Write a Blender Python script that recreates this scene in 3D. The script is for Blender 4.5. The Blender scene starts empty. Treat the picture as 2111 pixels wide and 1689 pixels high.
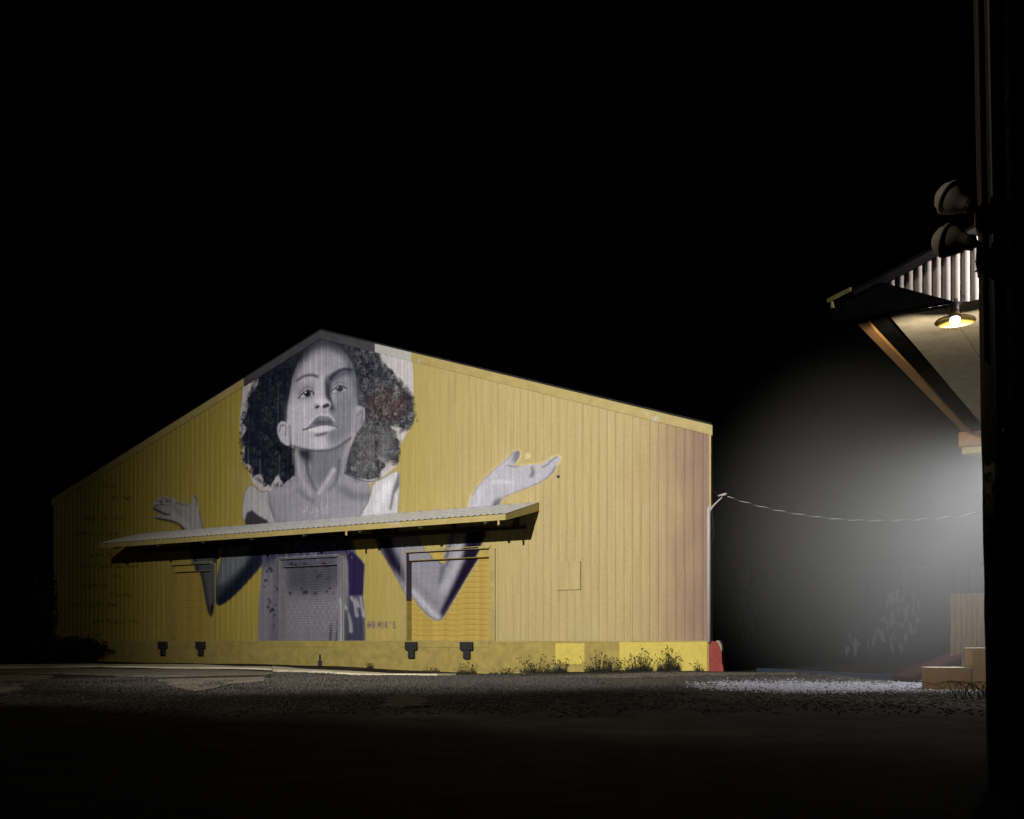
import bpy, math, random
import numpy as np
from mathutils import Vector, Matrix

random.seed(7); RNG = np.random.default_rng(7)
scene = bpy.context.scene
COL = scene.collection

# ------------------------------------------------------------------ camera, world, light, exposure
F = 2100.0; CX = 1055.5; HY = 1321.0; EYE = 1.0          # focal length / horizon measured on the 2111 x 1689 photo
cam = bpy.data.cameras.new('camera'); cam_o = bpy.data.objects.new('camera', cam); COL.objects.link(cam_o)
cam_o.location = (0, 0, EYE); cam_o.rotation_euler = (math.radians(90), 0, 0)
cam.sensor_width = 36; cam.lens = F / 2111 * 36; cam.shift_y = (HY - 844.5) / 2111
cam.clip_start = 0.05; cam.clip_end = 3000
scene.camera = cam_o

world = bpy.data.worlds.new('World'); scene.world = world; world.use_nodes = True
wn = world.node_tree; bg = wn.nodes['Background']
sky = wn.nodes.new('ShaderNodeTexSky'); sky.sky_type = 'NISHITA'; sky.sun_disc = False
sky.sun_elevation = math.radians(-9); sky.sun_rotation = math.radians(200)
wn.links.new(sky.outputs[0], bg.inputs[0]); bg.inputs[1].default_value = 0.002

scene.view_settings.view_transform = 'Standard'; scene.view_settings.look = 'None'
scene.view_settings.exposure = 0.0; scene.view_settings.gamma = 1.0
scene.cycles.use_denoising = True
scene.cycles.max_bounces = 6; scene.cycles.diffuse_bounces = 1; scene.cycles.volume_bounces = 0
scene.cycles.volume_step_rate = 1.0

def light(name, kind, loc, power, color, target=None, size=0.1, angle=None, blend=1.0):
    l = bpy.data.lights.new(name, kind); l.energy = power; l.color = color
    l.shadow_soft_size = size
    if kind == 'SPOT':
        l.spot_size = math.radians(angle); l.spot_blend = blend
    o = bpy.data.objects.new(name, l); COL.objects.link(o); o.location = loc
    if target is not None:
        d = Vector(target) - Vector(loc)
        o.rotation_euler = d.to_track_quat('-Z', 'Y').to_euler()
    return o

STREET = Vector((-10.5, 9.0, 10.4))       # street lamp standing left of the picture, its head aimed at the warehouse
AWN1 = Vector((6.46, 14.85, 5.60))       # the lamp that is seen under the awning
AWN2 = Vector((11.55, 22.3, 5.72))       # its twin at the far end of the awning, behind the pole
light('street_lamp_light', 'SPOT', STREET, 39500, (1.0, 0.955, 0.88), (1.6, 36.4, 6.6), 0.035, 77, 1.0)
light('added_spill_light', 'POINT', STREET + Vector((0.05, 0.02, 0)), 1500, (1.0, 0.9, 0.72), size=0.03)  # extra point light added to brighten the pole's floodlights and flyer
light('awning_lamp_light', 'SPOT', AWN1 + Vector((0, 0, -0.10)), 330, (1.0, 0.90, 0.72), (9.6, 20.5, 3.6), 0.05, 150, 0.5)
light('far_awning_lamp_light', 'SPOT', AWN2 + Vector((0, 0, -0.02)), 2500, (0.95, 0.96, 1.0), (8.5, 21.9, 0.6), 0.10, 128, 1.0)
light('added_gable_light', 'SPOT', (7.72, 14.02, 6.60), 230, (1.0, 0.9, 0.84), (5.9, 15.75, 6.45), 0.04, 80, 0.4)  # unseen light added to rake across the corrugated gable infill

# ------------------------------------------------------------------ helpers
def srgb(r, g, b):
    return tuple((c / 255 / 12.92 if c / 255 <= 0.04045 else ((c / 255 + 0.055) / 1.055) ** 2.4) for c in (r, g, b))

def tag(o, label=None, cat=None, group=None, kind=None):
    if label: o['label'] = label
    if cat: o['category'] = cat
    if group: o['group'] = group
    if kind: o['kind'] = kind
    return o

def empty(name, loc=(0, 0, 0), rz=0.0, parent=None):
    o = bpy.data.objects.new(name, None); COL.objects.link(o)
    o.location = loc; o.rotation_euler = (0, 0, rz); o.empty_display_size = 0.2
    if parent: o.parent = parent
    return o

class MB:
    """collects vertices and faces of ONE mesh"""
    def __init__(self): self.v = []; self.f = []
    def add(self, vs, fs):
        n = len(self.v); self.v += [tuple(p) for p in vs]; self.f += [tuple(i + n for i in q) for q in fs]; return self
    def box(self, x0, x1, y0, y1, z0, z1):
        return self.add([(x0,y0,z0),(x1,y0,z0),(x1,y1,z0),(x0,y1,z0),(x0,y0,z1),(x1,y0,z1),(x1,y1,z1),(x0,y1,z1)],
                        [(0,3,2,1),(4,5,6,7),(0,1,5,4),(1,2,6,5),(2,3,7,6),(3,0,4,7)])
    def hexa(self, p):          # eight corners: bottom loop then top loop
        return self.add(p, [(0,3,2,1),(4,5,6,7),(0,1,5,4),(1,2,6,5),(2,3,7,6),(3,0,4,7)])
    def prism(self, poly, d):   # polygon (list of 3-vectors) swept by vector d
        n = len(poly); d = Vector(d); a = [Vector(p) for p in poly]
        return self.add(a + [p + d for p in a], [tuple(range(n))[::-1], tuple(range(n, 2*n))] +
                        [(i, (i+1) % n, n+(i+1) % n, n+i) for i in range(n)])
    def tube(self, pts, r, n=8, cap=True):
        pts = [Vector(p) for p in pts]; rs = r if isinstance(r, (list, tuple)) else [r]*len(pts)
        up = None; base = len(self.v); rings = []
        for i, p in enumerate(pts):
            t = (pts[min(i+1, len(pts)-1)] - pts[max(i-1, 0)]).normalized()
            if up is None: up = t.orthogonal().normalized()
            up = (up - t*up.dot(t)).normalized(); b = t.cross(up)
            rings.append([p + (up*math.cos(2*math.pi*k/n) + b*math.sin(2*math.pi*k/n))*rs[i] for k in range(n)])
        vs = [q for ring in rings for q in ring]; fs = []
        for i in range(len(pts)-1):
            for k in range(n):
                fs.append((i*n+k, i*n+(k+1) % n, (i+1)*n+(k+1) % n, (i+1)*n+k))
        if cap:
            fs.append(tuple(range(n))[::-1]); fs.append(tuple((len(pts)-1)*n+k for k in range(n)))
        return self.add(vs, fs)
    def lathe(self, prof, n=20, mat=None):   # profile of (r, z)
        vs = []; fs = []
        for r, z in prof:
            for k in range(n):
                a = 2*math.pi*k/n; vs.append((r*math.cos(a), r*math.sin(a), z))
        for i in range(len(prof)-1):
            for k in range(n):
                fs.append((i*n+k, i*n+(k+1) % n, (i+1)*n+(k+1) % n, (i+1)*n+k))
        if mat is not None: vs = [mat @ Vector(p) for p in vs]
        return self.add(vs, fs)
    def mesh(self, name, mat=None, smooth=False):
        m = bpy.data.meshes.new(name); m.from_pydata(self.v, [], self.f); m.update()
        if mat: m.materials.append(mat)
        if smooth: m.polygons.foreach_set('use_smooth', [True]*len(m.polygons))
        return m
    def build(self, name, mat, parent=None, smooth=False, loc=None, bevel=0):
        o = bpy.data.objects.new(name, self.mesh(name, mat, smooth)); COL.objects.link(o)
        if parent: o.parent = parent
        if loc: o.location = loc
        if bevel:
            b = o.modifiers.new('bevel', 'BEVEL'); b.width = bevel; b.segments = 2; b.limit_method = 'ANGLE'
        return o

def link_mesh(name, me, parent=None, loc=(0, 0, 0), rz=0):
    o = bpy.data.objects.new(name, me); COL.objects.link(o); o.location = loc; o.rotation_euler = (0, 0, rz)
    if parent: o.parent = parent
    return o

# node material helper -------------------------------------------------
def mat_new(name):
    m = bpy.data.materials.new(name); m.use_nodes = True
    nt = m.node_tree; b = nt.nodes['Principled BSDF']
    return m, nt, b

def mat(name, col, rough=0.8, metal=0.0, var=0.25, scale=6.0, bump=0.0, bscale=60.0, stretch=(1, 1, 1), dirt=None, dscale=2.0, dlo=0.55, dhi=0.75, spec=0.5):
    """base colour broken up by noise, optional dirt colour in patches, optional bump"""
    m, nt, b = mat_new(name); N = nt.nodes; L = nt.links
    tc = N.new('ShaderNodeTexCoord'); mp = N.new('ShaderNodeMapping'); mp.inputs['Scale'].default_value = stretch
    L.new(tc.outputs['Object'], mp.inputs[0])
    nz = N.new('ShaderNodeTexNoise'); nz.inputs['Scale'].default_value = scale; nz.inputs['Detail'].default_value = 6
    nz.inputs['Roughness'].default_value = 0.65
    L.new(mp.outputs[0], nz.inputs['Vector'])
    rmp = N.new('ShaderNodeValToRGB')
    c = np.array(col)
    rmp.color_ramp.elements[0].position = 0.3; rmp.color_ramp.elements[0].color = (*np.clip(c*(1-var), 0, 1), 1)
    rmp.color_ramp.elements[1].position = 0.7; rmp.color_ramp.elements[1].color = (*np.clip(c*(1+var), 0, 1), 1)
    L.new(nz.outputs['Fac'], rmp.inputs[0]); out = rmp.outputs[0]
    if dirt is not None:
        n2 = N.new('ShaderNodeTexNoise'); n2.inputs['Scale'].default_value = dscale; n2.inputs['Detail'].default_value = 8
        n2.inputs['Roughness'].default_value = 0.7
        L.new(tc.outputs['Object'], n2.inputs['Vector'])
        mr = N.new('ShaderNodeMapRange'); mr.inputs[1].default_value = dlo; mr.inputs[2].default_value = dhi
        L.new(n2.outputs['Fac'], mr.inputs[0])
        mx = N.new('ShaderNodeMix'); mx.data_type = 'RGBA'; mx.inputs[7].default_value = (*dirt, 1)
        L.new(mr.outputs[0], mx.inputs[0]); L.new(out, mx.inputs[6]); out = mx.outputs[2]
    L.new(out, b.inputs['Base Color'])
    b.inputs['Specular IOR Level'].default_value = spec
    b.inputs['Roughness'].default_value = rough; b.inputs['Metallic'].default_value = metal
    if bump:
        n3 = N.new('ShaderNodeTexNoise'); n3.inputs['Scale'].default_value = bscale; n3.inputs['Detail'].default_value = 5
        L.new(tc.outputs['Object'], n3.inputs['Vector'])
        bp = N.new('ShaderNodeBump'); bp.inputs['Strength'].default_value = bump; bp.inputs['Distance'].default_value = 0.02
        L.new(n3.outputs['Fac'], bp.inputs['Height']); L.new(bp.outputs[0], b.inputs['Normal'])
    return m

# ------------------------------------------------------------------ warehouse frame: s along the gable wall, y into the building
PL = np.array([-22.64, 50.34]); PR = np.array([6.454, 33.18])
W = float(np.linalg.norm(PR - PL)); D = (PR - PL) / W; NB = np.array([-D[1], D[0]])   # NB points into the building
ANG = math.atan2(D[1], D[0])
EAVE = 8.0; RIDGE = 13.61; SR = W * 0.511; DOCK = 0.984
NP = 108; PITCH = W / NP
def px_wall(px, py, out=0.0):
    k = (px - CX) / F
    ox, oy = PL - NB * out
    s = (k * oy - ox) / (D[0] - k * D[1]); Y = oy + D[1] * s
    return s, EYE + (HY - py) * Y / F
def wall_px(s, z):
    X = PL[0] + D[0] * s; Y = PL[1] + D[1] * s
    return CX + F * X / Y, HY - F * (z - EYE) / Y
def px_ground(px, py, z=0.0):
    Y = F * (EYE - z) / (py - HY); return (px - CX) / F * Y, Y
def at(px, py, Y):
    return Vector(((px - CX) / F * Y, Y, EYE + (HY - py) * Y / F))
def ztop(s):
    return np.where(s < SR, EAVE + (RIDGE - EAVE) * s / SR, EAVE + (RIDGE - EAVE) * (W - s) / (W - SR))
def snap(s): return round(s / PITCH) * PITCH

# ------------------------------------------------------------------ the wall paint (one paint job, its colour shifts along the wall) shared by panels and mural
def paint_nodes(nt):
    N = nt.nodes; L = nt.links
    tc = N.new('ShaderNodeTexCoord'); sp = N.new('ShaderNodeSeparateXYZ'); L.new(tc.outputs['Object'], sp.inputs[0])
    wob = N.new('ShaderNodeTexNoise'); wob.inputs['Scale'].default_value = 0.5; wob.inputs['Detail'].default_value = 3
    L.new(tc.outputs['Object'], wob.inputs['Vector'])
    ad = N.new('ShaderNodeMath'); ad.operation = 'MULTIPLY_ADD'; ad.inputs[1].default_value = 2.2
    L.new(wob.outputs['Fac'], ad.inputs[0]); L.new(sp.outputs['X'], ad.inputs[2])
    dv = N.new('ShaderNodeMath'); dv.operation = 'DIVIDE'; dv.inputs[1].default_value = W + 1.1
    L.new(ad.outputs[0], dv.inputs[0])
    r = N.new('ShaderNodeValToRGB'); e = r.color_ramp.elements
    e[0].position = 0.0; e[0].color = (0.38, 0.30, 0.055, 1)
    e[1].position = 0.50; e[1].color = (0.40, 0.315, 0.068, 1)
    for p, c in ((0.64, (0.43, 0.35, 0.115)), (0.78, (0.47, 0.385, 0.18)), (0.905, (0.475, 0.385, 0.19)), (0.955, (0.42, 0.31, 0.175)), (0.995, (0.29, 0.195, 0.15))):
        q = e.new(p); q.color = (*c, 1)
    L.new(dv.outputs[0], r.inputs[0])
    # streaks that run down the sheets
    mp = N.new('ShaderNodeMapping'); mp.inputs['Scale'].default_value = (5.0, 5.0, 0.22); L.new(tc.outputs['Object'], mp.inputs[0])
    st = N.new('ShaderNodeTexNoise'); st.inputs['Scale'].default_value = 2.0; st.inputs['Detail'].default_value = 6; st.inputs['Roughness'].default_value = 0.6
    L.new(mp.outputs[0], st.inputs['Vector'])
    mr = N.new('ShaderNodeMapRange'); mr.inputs[1].default_value = 0.3; mr.inputs[2].default_value = 0.72; mr.inputs[3].default_value = 0.86; mr.inputs[4].default_value = 1.10
    L.new(st.outputs['Fac'], mr.inputs[0])
    # pale chalky patches of an old repaint and a greenish lower band
    pn = N.new('ShaderNodeTexNoise'); pn.inputs['Scale'].default_value = 0.45; pn.inputs['Detail'].default_value = 4
    L.new(tc.outputs['Object'], pn.inputs['Vector'])
    pm = N.new('ShaderNodeMapRange'); pm.inputs[1].default_value = 0.60; pm.inputs[2].default_value = 0.78; pm.inputs[4].default_value = 0.30
    L.new(pn.outputs['Fac'], pm.inputs[0])
    m1 = N.new('ShaderNodeMix'); m1.data_type = 'RGBA'; m1.inputs[7].default_value = (0.46, 0.42, 0.28, 1)
    L.new(pm.outputs[0], m1.inputs[0]); L.new(r.outputs[0], m1.inputs[6])
    m2 = N.new('ShaderNodeMix'); m2.data_type = 'RGBA'; m2.blend_type = 'MULTIPLY'; m2.inputs[0].default_value = 1
    L.new(m1.outputs[2], m2.inputs[6]); L.new(mr.outputs[0], m2.inputs[7])
    fn = N.new('ShaderNodeTexNoise'); fn.inputs['Scale'].default_value = 9; fn.inputs['Detail'].default_value = 8; fn.inputs['Roughness'].default_value = .75
    L.new(tc.outputs['Object'], fn.inputs['Vector'])
    fm = N.new('ShaderNodeMapRange'); fm.inputs[1].default_value = .3; fm.inputs[2].default_value = .7; fm.inputs[3].default_value = .91; fm.inputs[4].default_value = 1.08
    L.new(fn.outputs['Fac'], fm.inputs[0])
    m3 = N.new('ShaderNodeMix'); m3.data_type = 'RGBA'; m3.blend_type = 'MULTIPLY'; m3.inputs[0].default_value = 1
    L.new(m2.outputs[2], m3.inputs[6]); L.new(fm.outputs[0], m3.inputs[7])
    mp2 = N.new('ShaderNodeMapping'); mp2.inputs['Scale'].default_value = (3.2, 3.2, .16); mp2.inputs['Location'].default_value = (5, 0, 3); L.new(tc.outputs['Object'], mp2.inputs[0])
    rn = N.new('ShaderNodeTexNoise'); rn.inputs['Scale'].default_value = 3.0; rn.inputs['Detail'].default_value = 7; rn.inputs['Roughness'].default_value = .7; L.new(mp2.outputs[0], rn.inputs['Vector'])
    rm = N.new('ShaderNodeMapRange'); rm.inputs[1].default_value = .60; rm.inputs[2].default_value = .80; rm.inputs[4].default_value = .55; L.new(rn.outputs['Fac'], rm.inputs[0])
    m4 = N.new('ShaderNodeMix'); m4.data_type = 'RGBA'; m4.inputs[7].default_value = (.20, .125, .045, 1)
    L.new(rm.outputs[0], m4.inputs[0]); L.new(m3.outputs[2], m4.inputs[6])
    return tc, st, m4.outputs[2]

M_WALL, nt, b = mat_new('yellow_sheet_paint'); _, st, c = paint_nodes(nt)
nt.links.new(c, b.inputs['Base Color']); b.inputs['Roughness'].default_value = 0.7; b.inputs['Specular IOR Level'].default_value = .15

def mural_material():
    m, nt, b = mat_new('mural_paint'); N = nt.nodes; L = nt.links
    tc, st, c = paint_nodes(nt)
    at_ = N.new('ShaderNodeAttribute'); at_.attribute_name = 'paint'
    # worn, streaky application of the paint
    mr = N.new('ShaderNodeMapRange'); mr.inputs[1].default_value = 0.3; mr.inputs[2].default_value = 0.7; mr.inputs[3].default_value = 0.84; mr.inputs[4].default_value = 1.12
    L.new(st.outputs['Fac'], mr.inputs[0])
    mu = N.new('ShaderNodeMix'); mu.data_type = 'RGBA'; mu.blend_type = 'MULTIPLY'; mu.inputs[0].default_value = 1
    L.new(at_.outputs['Color'], mu.inputs[6]); L.new(mr.outputs[0], mu.inputs[7])
    mx = N.new('ShaderNodeMix'); mx.data_type = 'RGBA'
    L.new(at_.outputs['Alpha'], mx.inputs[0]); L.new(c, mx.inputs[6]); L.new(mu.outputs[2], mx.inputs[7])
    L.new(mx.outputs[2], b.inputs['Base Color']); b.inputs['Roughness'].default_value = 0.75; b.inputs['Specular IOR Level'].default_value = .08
    return m
M_MURAL = mural_material()

M_CONC_Y = mat('yellow_painted_concrete', (0.35, 0.275, 0.075), 0.85, var=0.22, scale=3, bump=0.3, bscale=40, dirt=(0.10, 0.085, 0.04), dscale=3.5, dlo=0.62, dhi=0.80)
M_YEL = mat('bright_yellow_paint', (0.60, 0.48, 0.095), 0.75, var=0.10, scale=5, bump=0.2, dirt=(0.40, 0.30, 0.09), dscale=4, dlo=0.60, dhi=0.75)
M_RED = mat('red_painted_concrete', (0.26, 0.045, 0.035), 0.8, var=0.2, scale=5, bump=0.3, dirt=(0.3, 0.2, 0.16), dscale=5, dlo=0.66, dhi=0.74)
M_RAWCONC = mat('broken_concrete', (0.36, 0.32, 0.26), 0.95, var=0.3, scale=14, bump=0.8, bscale=30)
M_TRIM = mat('yellow_trim', (0.40, 0.32, 0.115), 0.6, var=0.14, scale=3, dirt=(0.45, 0.45, 0.42), dscale=1.4, dlo=0.60, dhi=0.68)
M_TRIMGREY = mat('grey_blue_painted_trim', (0.055, 0.055, 0.066), 0.6, var=0.25, scale=3)
M_DARKIND = mat('indigo_painted_steel', (0.035, 0.030, 0.06), 0.6, var=0.3, scale=5)
M_RUBBER = mat('black_rubber', (0.015, 0.015, 0.015), 0.75, var=0.4, scale=20, bump=0.4)
M_BLACKSTEEL = mat('dark_steel', (0.02, 0.02, 0.022), 0.5, metal=0.3, var=0.3)
M_GALV = mat('galvanised_roofing', (0.66, 0.66, 0.67), 0.6, metal=0.0, var=0.16, scale=4, stretch=(1, 3, 1), dirt=(0.20, 0.17, 0.13), dscale=1.5)
M_WHITE = mat('white_paint', (0.46, 0.45, 0.44), 0.6, var=0.1, scale=8)
M_BLACKWALL = mat('black_shade_cladding', (0.008, 0.008, 0.009), 0.95, var=0.4, scale=2, spec=0.0)  # black cladding; on the warehouse side and base it stands for unlit shade
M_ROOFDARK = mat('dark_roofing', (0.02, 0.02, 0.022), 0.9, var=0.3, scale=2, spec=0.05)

# ================================================================== ground
def gh(x, y):
    """height of the yard: a shallow dip in front of the right half of the wall, small unevenness elsewhere"""
    x = np.asarray(x, float); y = np.asarray(y, float)
    rx = x - PL[0]; ry = y - PL[1]
    s = rx*D[0] + ry*D[1]; o = -(rx*NB[0] + ry*NB[1])
    dip = -0.22*np.exp(-((s-25.0)/4.6)**2)*np.exp(-(np.clip(o, 0, None)/7.0)**2)
    und = 0.035*np.sin(x*0.42+1.3)*np.cos(y*0.31+0.4) + 0.02*np.sin(x*1.1-y*0.7)
    fade = np.exp(-((y-22)/26.0)**2)
    return dip + und*fade

def ground_mesh():
    xs = np.concatenate([[-1500, -400, -120, -60], np.linspace(-34, 26, 150), [60, 120, 400, 1500]])
    ys = np.concatenate([[-300, -60, -15], np.linspace(0, 62, 170), [90, 160, 500, 2500]])
    X, Y = np.meshgrid(xs, ys); Z = gh(X, Y)
    v = np.stack([X, Y, Z], -1).reshape(-1, 3); nx, ny = len(xs), len(ys)
    i = np.arange(nx*ny).reshape(ny, nx)
    f = np.stack([i[:-1, :-1], i[:-1, 1:], i[1:, 1:], i[1:, :-1]], -1).reshape(-1, 4)
    me = bpy.data.meshes.new('ground'); me.from_pydata(v.tolist(), [], f.tolist()); me.update()
    me.polygons.foreach_set('use_smooth', [True]*len(me.polygons)); return me
M_GROUND = mat('worn_asphalt', (0.036, 0.032, 0.028), 0.95, var=0.55, scale=0.9, bump=0.9, bscale=9, dirt=(0.075, 0.064, 0.048), dscale=0.5, dlo=0.46, dhi=0.70, spec=0.03)
g = link_mesh('ground', ground_mesh()); g.data.materials.append(M_GROUND)
tag(g, 'dark worn asphalt and dirt yard', kind='structure')

# concrete apron slabs, cracked into separate pieces
M_SLAB = mat('weathered_concrete', (0.165, 0.14, 0.10), 0.92, var=0.35, scale=1.5, bump=0.5, bscale=25, dirt=(0.05, 0.042, 0.03), dscale=1.2, dlo=0.5, dhi=0.72)
M_PALE = mat('sandy_concrete_lit_tone', (0.62, 0.55, 0.40), 0.92, var=0.2, scale=2, bump=0.4, bscale=25, dirt=(0.33, 0.28, 0.19), dscale=1.0, dlo=0.5, dhi=0.75)  # sandy concrete; the lamp-lit brightness of the strip is in its colour
M_SLABD = mat('dark_concrete', (0.075, 0.064, 0.048), 0.95, var=0.4, scale=2, bump=.5, bscale=25, spec=.05)  # darker concrete tone for the two isolated slabs
def slab(pix, m, parent, th=0.05, lift=0.03, rough=0.10):
    pts = [px_ground(*p) for p in pix]; out = []
    for i in range(len(pts)):
        a = np.array(pts[i]); c = np.array(pts[(i+1) % len(pts)]); n = max(2, int(np.linalg.norm(c-a)/0.5))
        for k in range(n):
            t = k/n; p = a*(1-t)+c*t + RNG.normal(0, rough if 0 < k else 0.0, 2); out.append(p)
    top = [(p[0], p[1], float(gh(p[0], p[1])) + lift + random.uniform(-.006, .006)) for p in out]
    mb = MB(); n = len(top)
    cx = sum(p[0] for p in top)/n; cy = sum(p[1] for p in top)/n
    mb.v = top + [(p[0], p[1], p[2]-th-0.1) for p in top]
    mb.f = [tuple(range(n))] + [(i, n+i, n+(i+1) % n, (i+1) % n) for i in range(n)]
    return mb.build('slab', m, parent)
apron = empty('concrete_apron', (0, 0, 0)); tag(apron, 'cracked concrete apron along the warehouse wall, its lamp-lit strip coloured pale', kind='structure')
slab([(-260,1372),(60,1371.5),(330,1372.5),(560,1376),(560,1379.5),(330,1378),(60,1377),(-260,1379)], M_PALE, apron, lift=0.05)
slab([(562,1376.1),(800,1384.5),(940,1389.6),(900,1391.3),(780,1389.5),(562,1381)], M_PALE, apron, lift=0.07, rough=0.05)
slab([(-260,1381.5),(60,1379.5),(330,1381),(552,1383),(620,1388),(552,1392.5),(430,1396),(320,1398),(240,1392),(120,1389),(-40,1387)], M_SLAB, apron)
slab([(-260,1384),(-45,1390.5),(105,1393),(100,1397),(20,1428),(-260,1440)], M_SLAB, apron)
slab([(326,1402.5),(440,1399.5),(548,1397),(545,1408),(480,1413),(400,1424),(374,1419),(345,1408)], M_SLAB, apron)
slab([(790,1440),(850,1436),(880,1449),(890,1462),(830,1464),(802,1452)], M_SLABD, apron, lift=0.035)
slab([(1060,1391.5),(1200,1392),(1470,1386.5),(1640,1388),(1640,1394),(1460,1393),(1250,1397),(1080,1396)], M_SLAB, apron, lift=0.02)
slab([(1250,1400),(1420,1398),(1440,1408),(1330,1411),(1250,1407)], M_SLABD, apron, lift=0.02)

# loose gravel: too many to count, two heaps of stones
def gravel(name, n, xr, yr, size, m, label, dens):
    px = RNG.uniform(*xr, n*6); py = RNG.uniform(*yr, n*6); keep = RNG.random(n*6) < dens(px, py)
    px = px[keep][:n]; py = py[keep][:n]; n = len(px)
    o = np.array([[1,0,0],[0,1,0],[-1,0,0],[0,-1,0],[0,0,1],[0,0,-1]], float)
    tri = np.array([[0,1,4],[1,2,4],[2,3,4],[3,0,4],[1,0,5],[2,1,5],[3,2,5],[0,3,5]])
    sc = RNG.uniform(*size, (n, 1, 1))*np.stack([RNG.uniform(.6, 1.3, n), RNG.uniform(.6, 1.3, n), RNG.uniform(.45, .9, n)], -1)[:, None, :]
    a = RNG.uniform(0, 6.28, n); R = np.zeros((n, 3, 3)); R[:, 0, 0] = np.cos(a); R[:, 0, 1] = -np.sin(a); R[:, 1, 0] = np.sin(a); R[:, 1, 1] = np.cos(a); R[:, 2, 2] = 1
    jit = o[None] + RNG.normal(0, .18, (n, 6, 3))
    v = np.einsum('nij,nkj->nki', R, jit*sc); v += np.stack([px, py, gh(px, py) + sc[:, 0, 2]*0.5], -1)[:, None, :]
    f = (tri[None] + (np.arange(n)*6)[:, None, None]).reshape(-1, 3)
    me = bpy.data.meshes.new(name); me.vertices.add(n*6); me.vertices.foreach_set('co', v.reshape(-1))
    me.loops.add(len(f)*3); me.loops.foreach_set('vertex_index', f.reshape(-1).astype(np.int32))
    me.polygons.add(len(f)); me.polygons.foreach_set('loop_start', np.arange(0, len(f)*3, 3, dtype=np.int32))
    me.update(calc_edges=True); me.validate(); me.materials.append(m)
    return tag(link_mesh(name, me), label, None, None, 'stuff')
def wall_out(x, y): return -((x-PL[0])*NB[0] + (y-PL[1])*NB[1])
def dens_mid(x, y):
    u = CX + F*x/np.maximum(y, 1); w = HY + F/np.maximum(y, 1)
    band = np.clip((w-1384)/10, 0, 1)*np.clip((1486-w)/75, 0, 1)**1.3*(.35+.65*(np.sin(x*1.7+np.sin(y*.9)*2)*np.cos(y*1.3+x*.4) > -.35))
    left = np.where(u < 560, np.where(w > 1400 + 0*u, 0.45, 0.0), 1.0)
    return band*left*np.where(wall_out(x, y) > 0.8, 1, 0)*np.where(u > 1230, 0.35, 1.0)
M_GRAV = mat('grey_gravel', (0.072, 0.064, 0.058), 0.95, var=0.75, scale=9, spec=0.05)
M_GRAVP = mat('lit_pool_gravel', (0.29, 0.29, 0.33), 0.9, var=0.5, scale=9)  # pale stones put the lamp's pool of light into the gravel colour
gravel('gravel', 70000, (-14, 9), (13.5, 33), (0.010, 0.036), M_GRAV, 'loose dark gravel strewn over the middle of the yard', dens_mid)
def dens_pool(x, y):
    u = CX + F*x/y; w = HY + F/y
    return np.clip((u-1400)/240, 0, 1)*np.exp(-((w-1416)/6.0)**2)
gravel('lit_pool_gravel', 20000, (2.5, 11), (17, 27), (0.012, 0.034), M_GRAVP, 'pale gravel laid in the shape of the pool of light below the awning', dens_pool)

# ================================================================== warehouse
wh = empty('warehouse', (PL[0], PL[1], 0), ANG)
tag(wh, 'yellow metal-clad gabled warehouse with a painted figure mural and loading doors', 'warehouse')

# door openings, snapped to the sheet joints: (s0, s1, slat pitch)
DHEAD = DOCK + 3.4
doors = []
for a, c, pitch in ((350, 440, 0.1), (575, 700, 0.1), (833, 1005, 0.2)):
    doors.append((snap(px_wall(a, 1250)[0]), snap(px_wall(c, 1250)[0]), pitch))
def in_door(s):
    for k, (a, c, p) in enumerate(doors):
        if a - 1e-4 < s < c + 1e-4: return k
    return -1
RH = 0.027; Q = PITCH/14
def rib(s):
    t = np.mod(s + 1e-7, PITCH)/Q
    return RH*np.clip(np.minimum(t, 4-t), 0, 1)
TR = 0.30        # rake trim height
for i in range(NP):
    s0 = i*PITCH; k = in_door(s0 + PITCH/2)
    zb = DOCK if k < 0 else DHEAD
    ss = [s0, s0+Q, s0+3*Q, s0+4*Q, s0+PITCH]
    if s0 < SR < s0+PITCH: ss = sorted(ss + [SR])
    mb = MB(); n = len(ss)
    for z in (0, 1):
        for s in ss:
            y = -float(rib(np.array(s if s < s0+PITCH-1e-6 else s0)))
            if abs(s-s0-PITCH) < 1e-6: y = 0
            mb.v.append((s, y, zb if z == 0 else float(ztop(np.array(s))) - 0.02))
    mb.f = [(j, j+1, n+j+1, n+j) for j in range(n-1)]
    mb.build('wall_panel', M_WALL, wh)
# rake trim along both gable slopes; its top stretch is painted over by the mural
def rake(sa, sc, m, back=0.0):
    za, zc = float(ztop(np.array(sa))), float(ztop(np.array(sc)))
    y0, y1 = -0.075, 0.02
    return MB().hexa([(sa,y0,za-TR),(sc,y0,zc-TR),(sc,y1,zc-TR),(sa,y1,za-TR),(sa,y0,za+.03),(sc,y0,zc+.03),(sc,y1,zc+.03),(sa,y1,za+.03)]).build('rake_trim', m, wh)
sm0 = px_wall(505, 800)[0]; sm1 = px_wall(775, 715)[0]; sm2 = px_wall(850, 735)[0]
rake(-0.1, sm0*0.5, M_TRIM); rake(sm0*0.5+.002, sm0-.002, M_TRIM); rake(sm0, SR-.001, M_TRIMGREY); rake(SR+.001, sm1, M_TRIMGREY)
rake(sm1+.002, sm2, M_WHITE); rake(sm2+.002, sm2+5.2, M_TRIM); rake(sm2+5.203, sm2+10.4, M_TRIM); rake(sm2+10.403, W+.1, M_TRIM)
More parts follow.
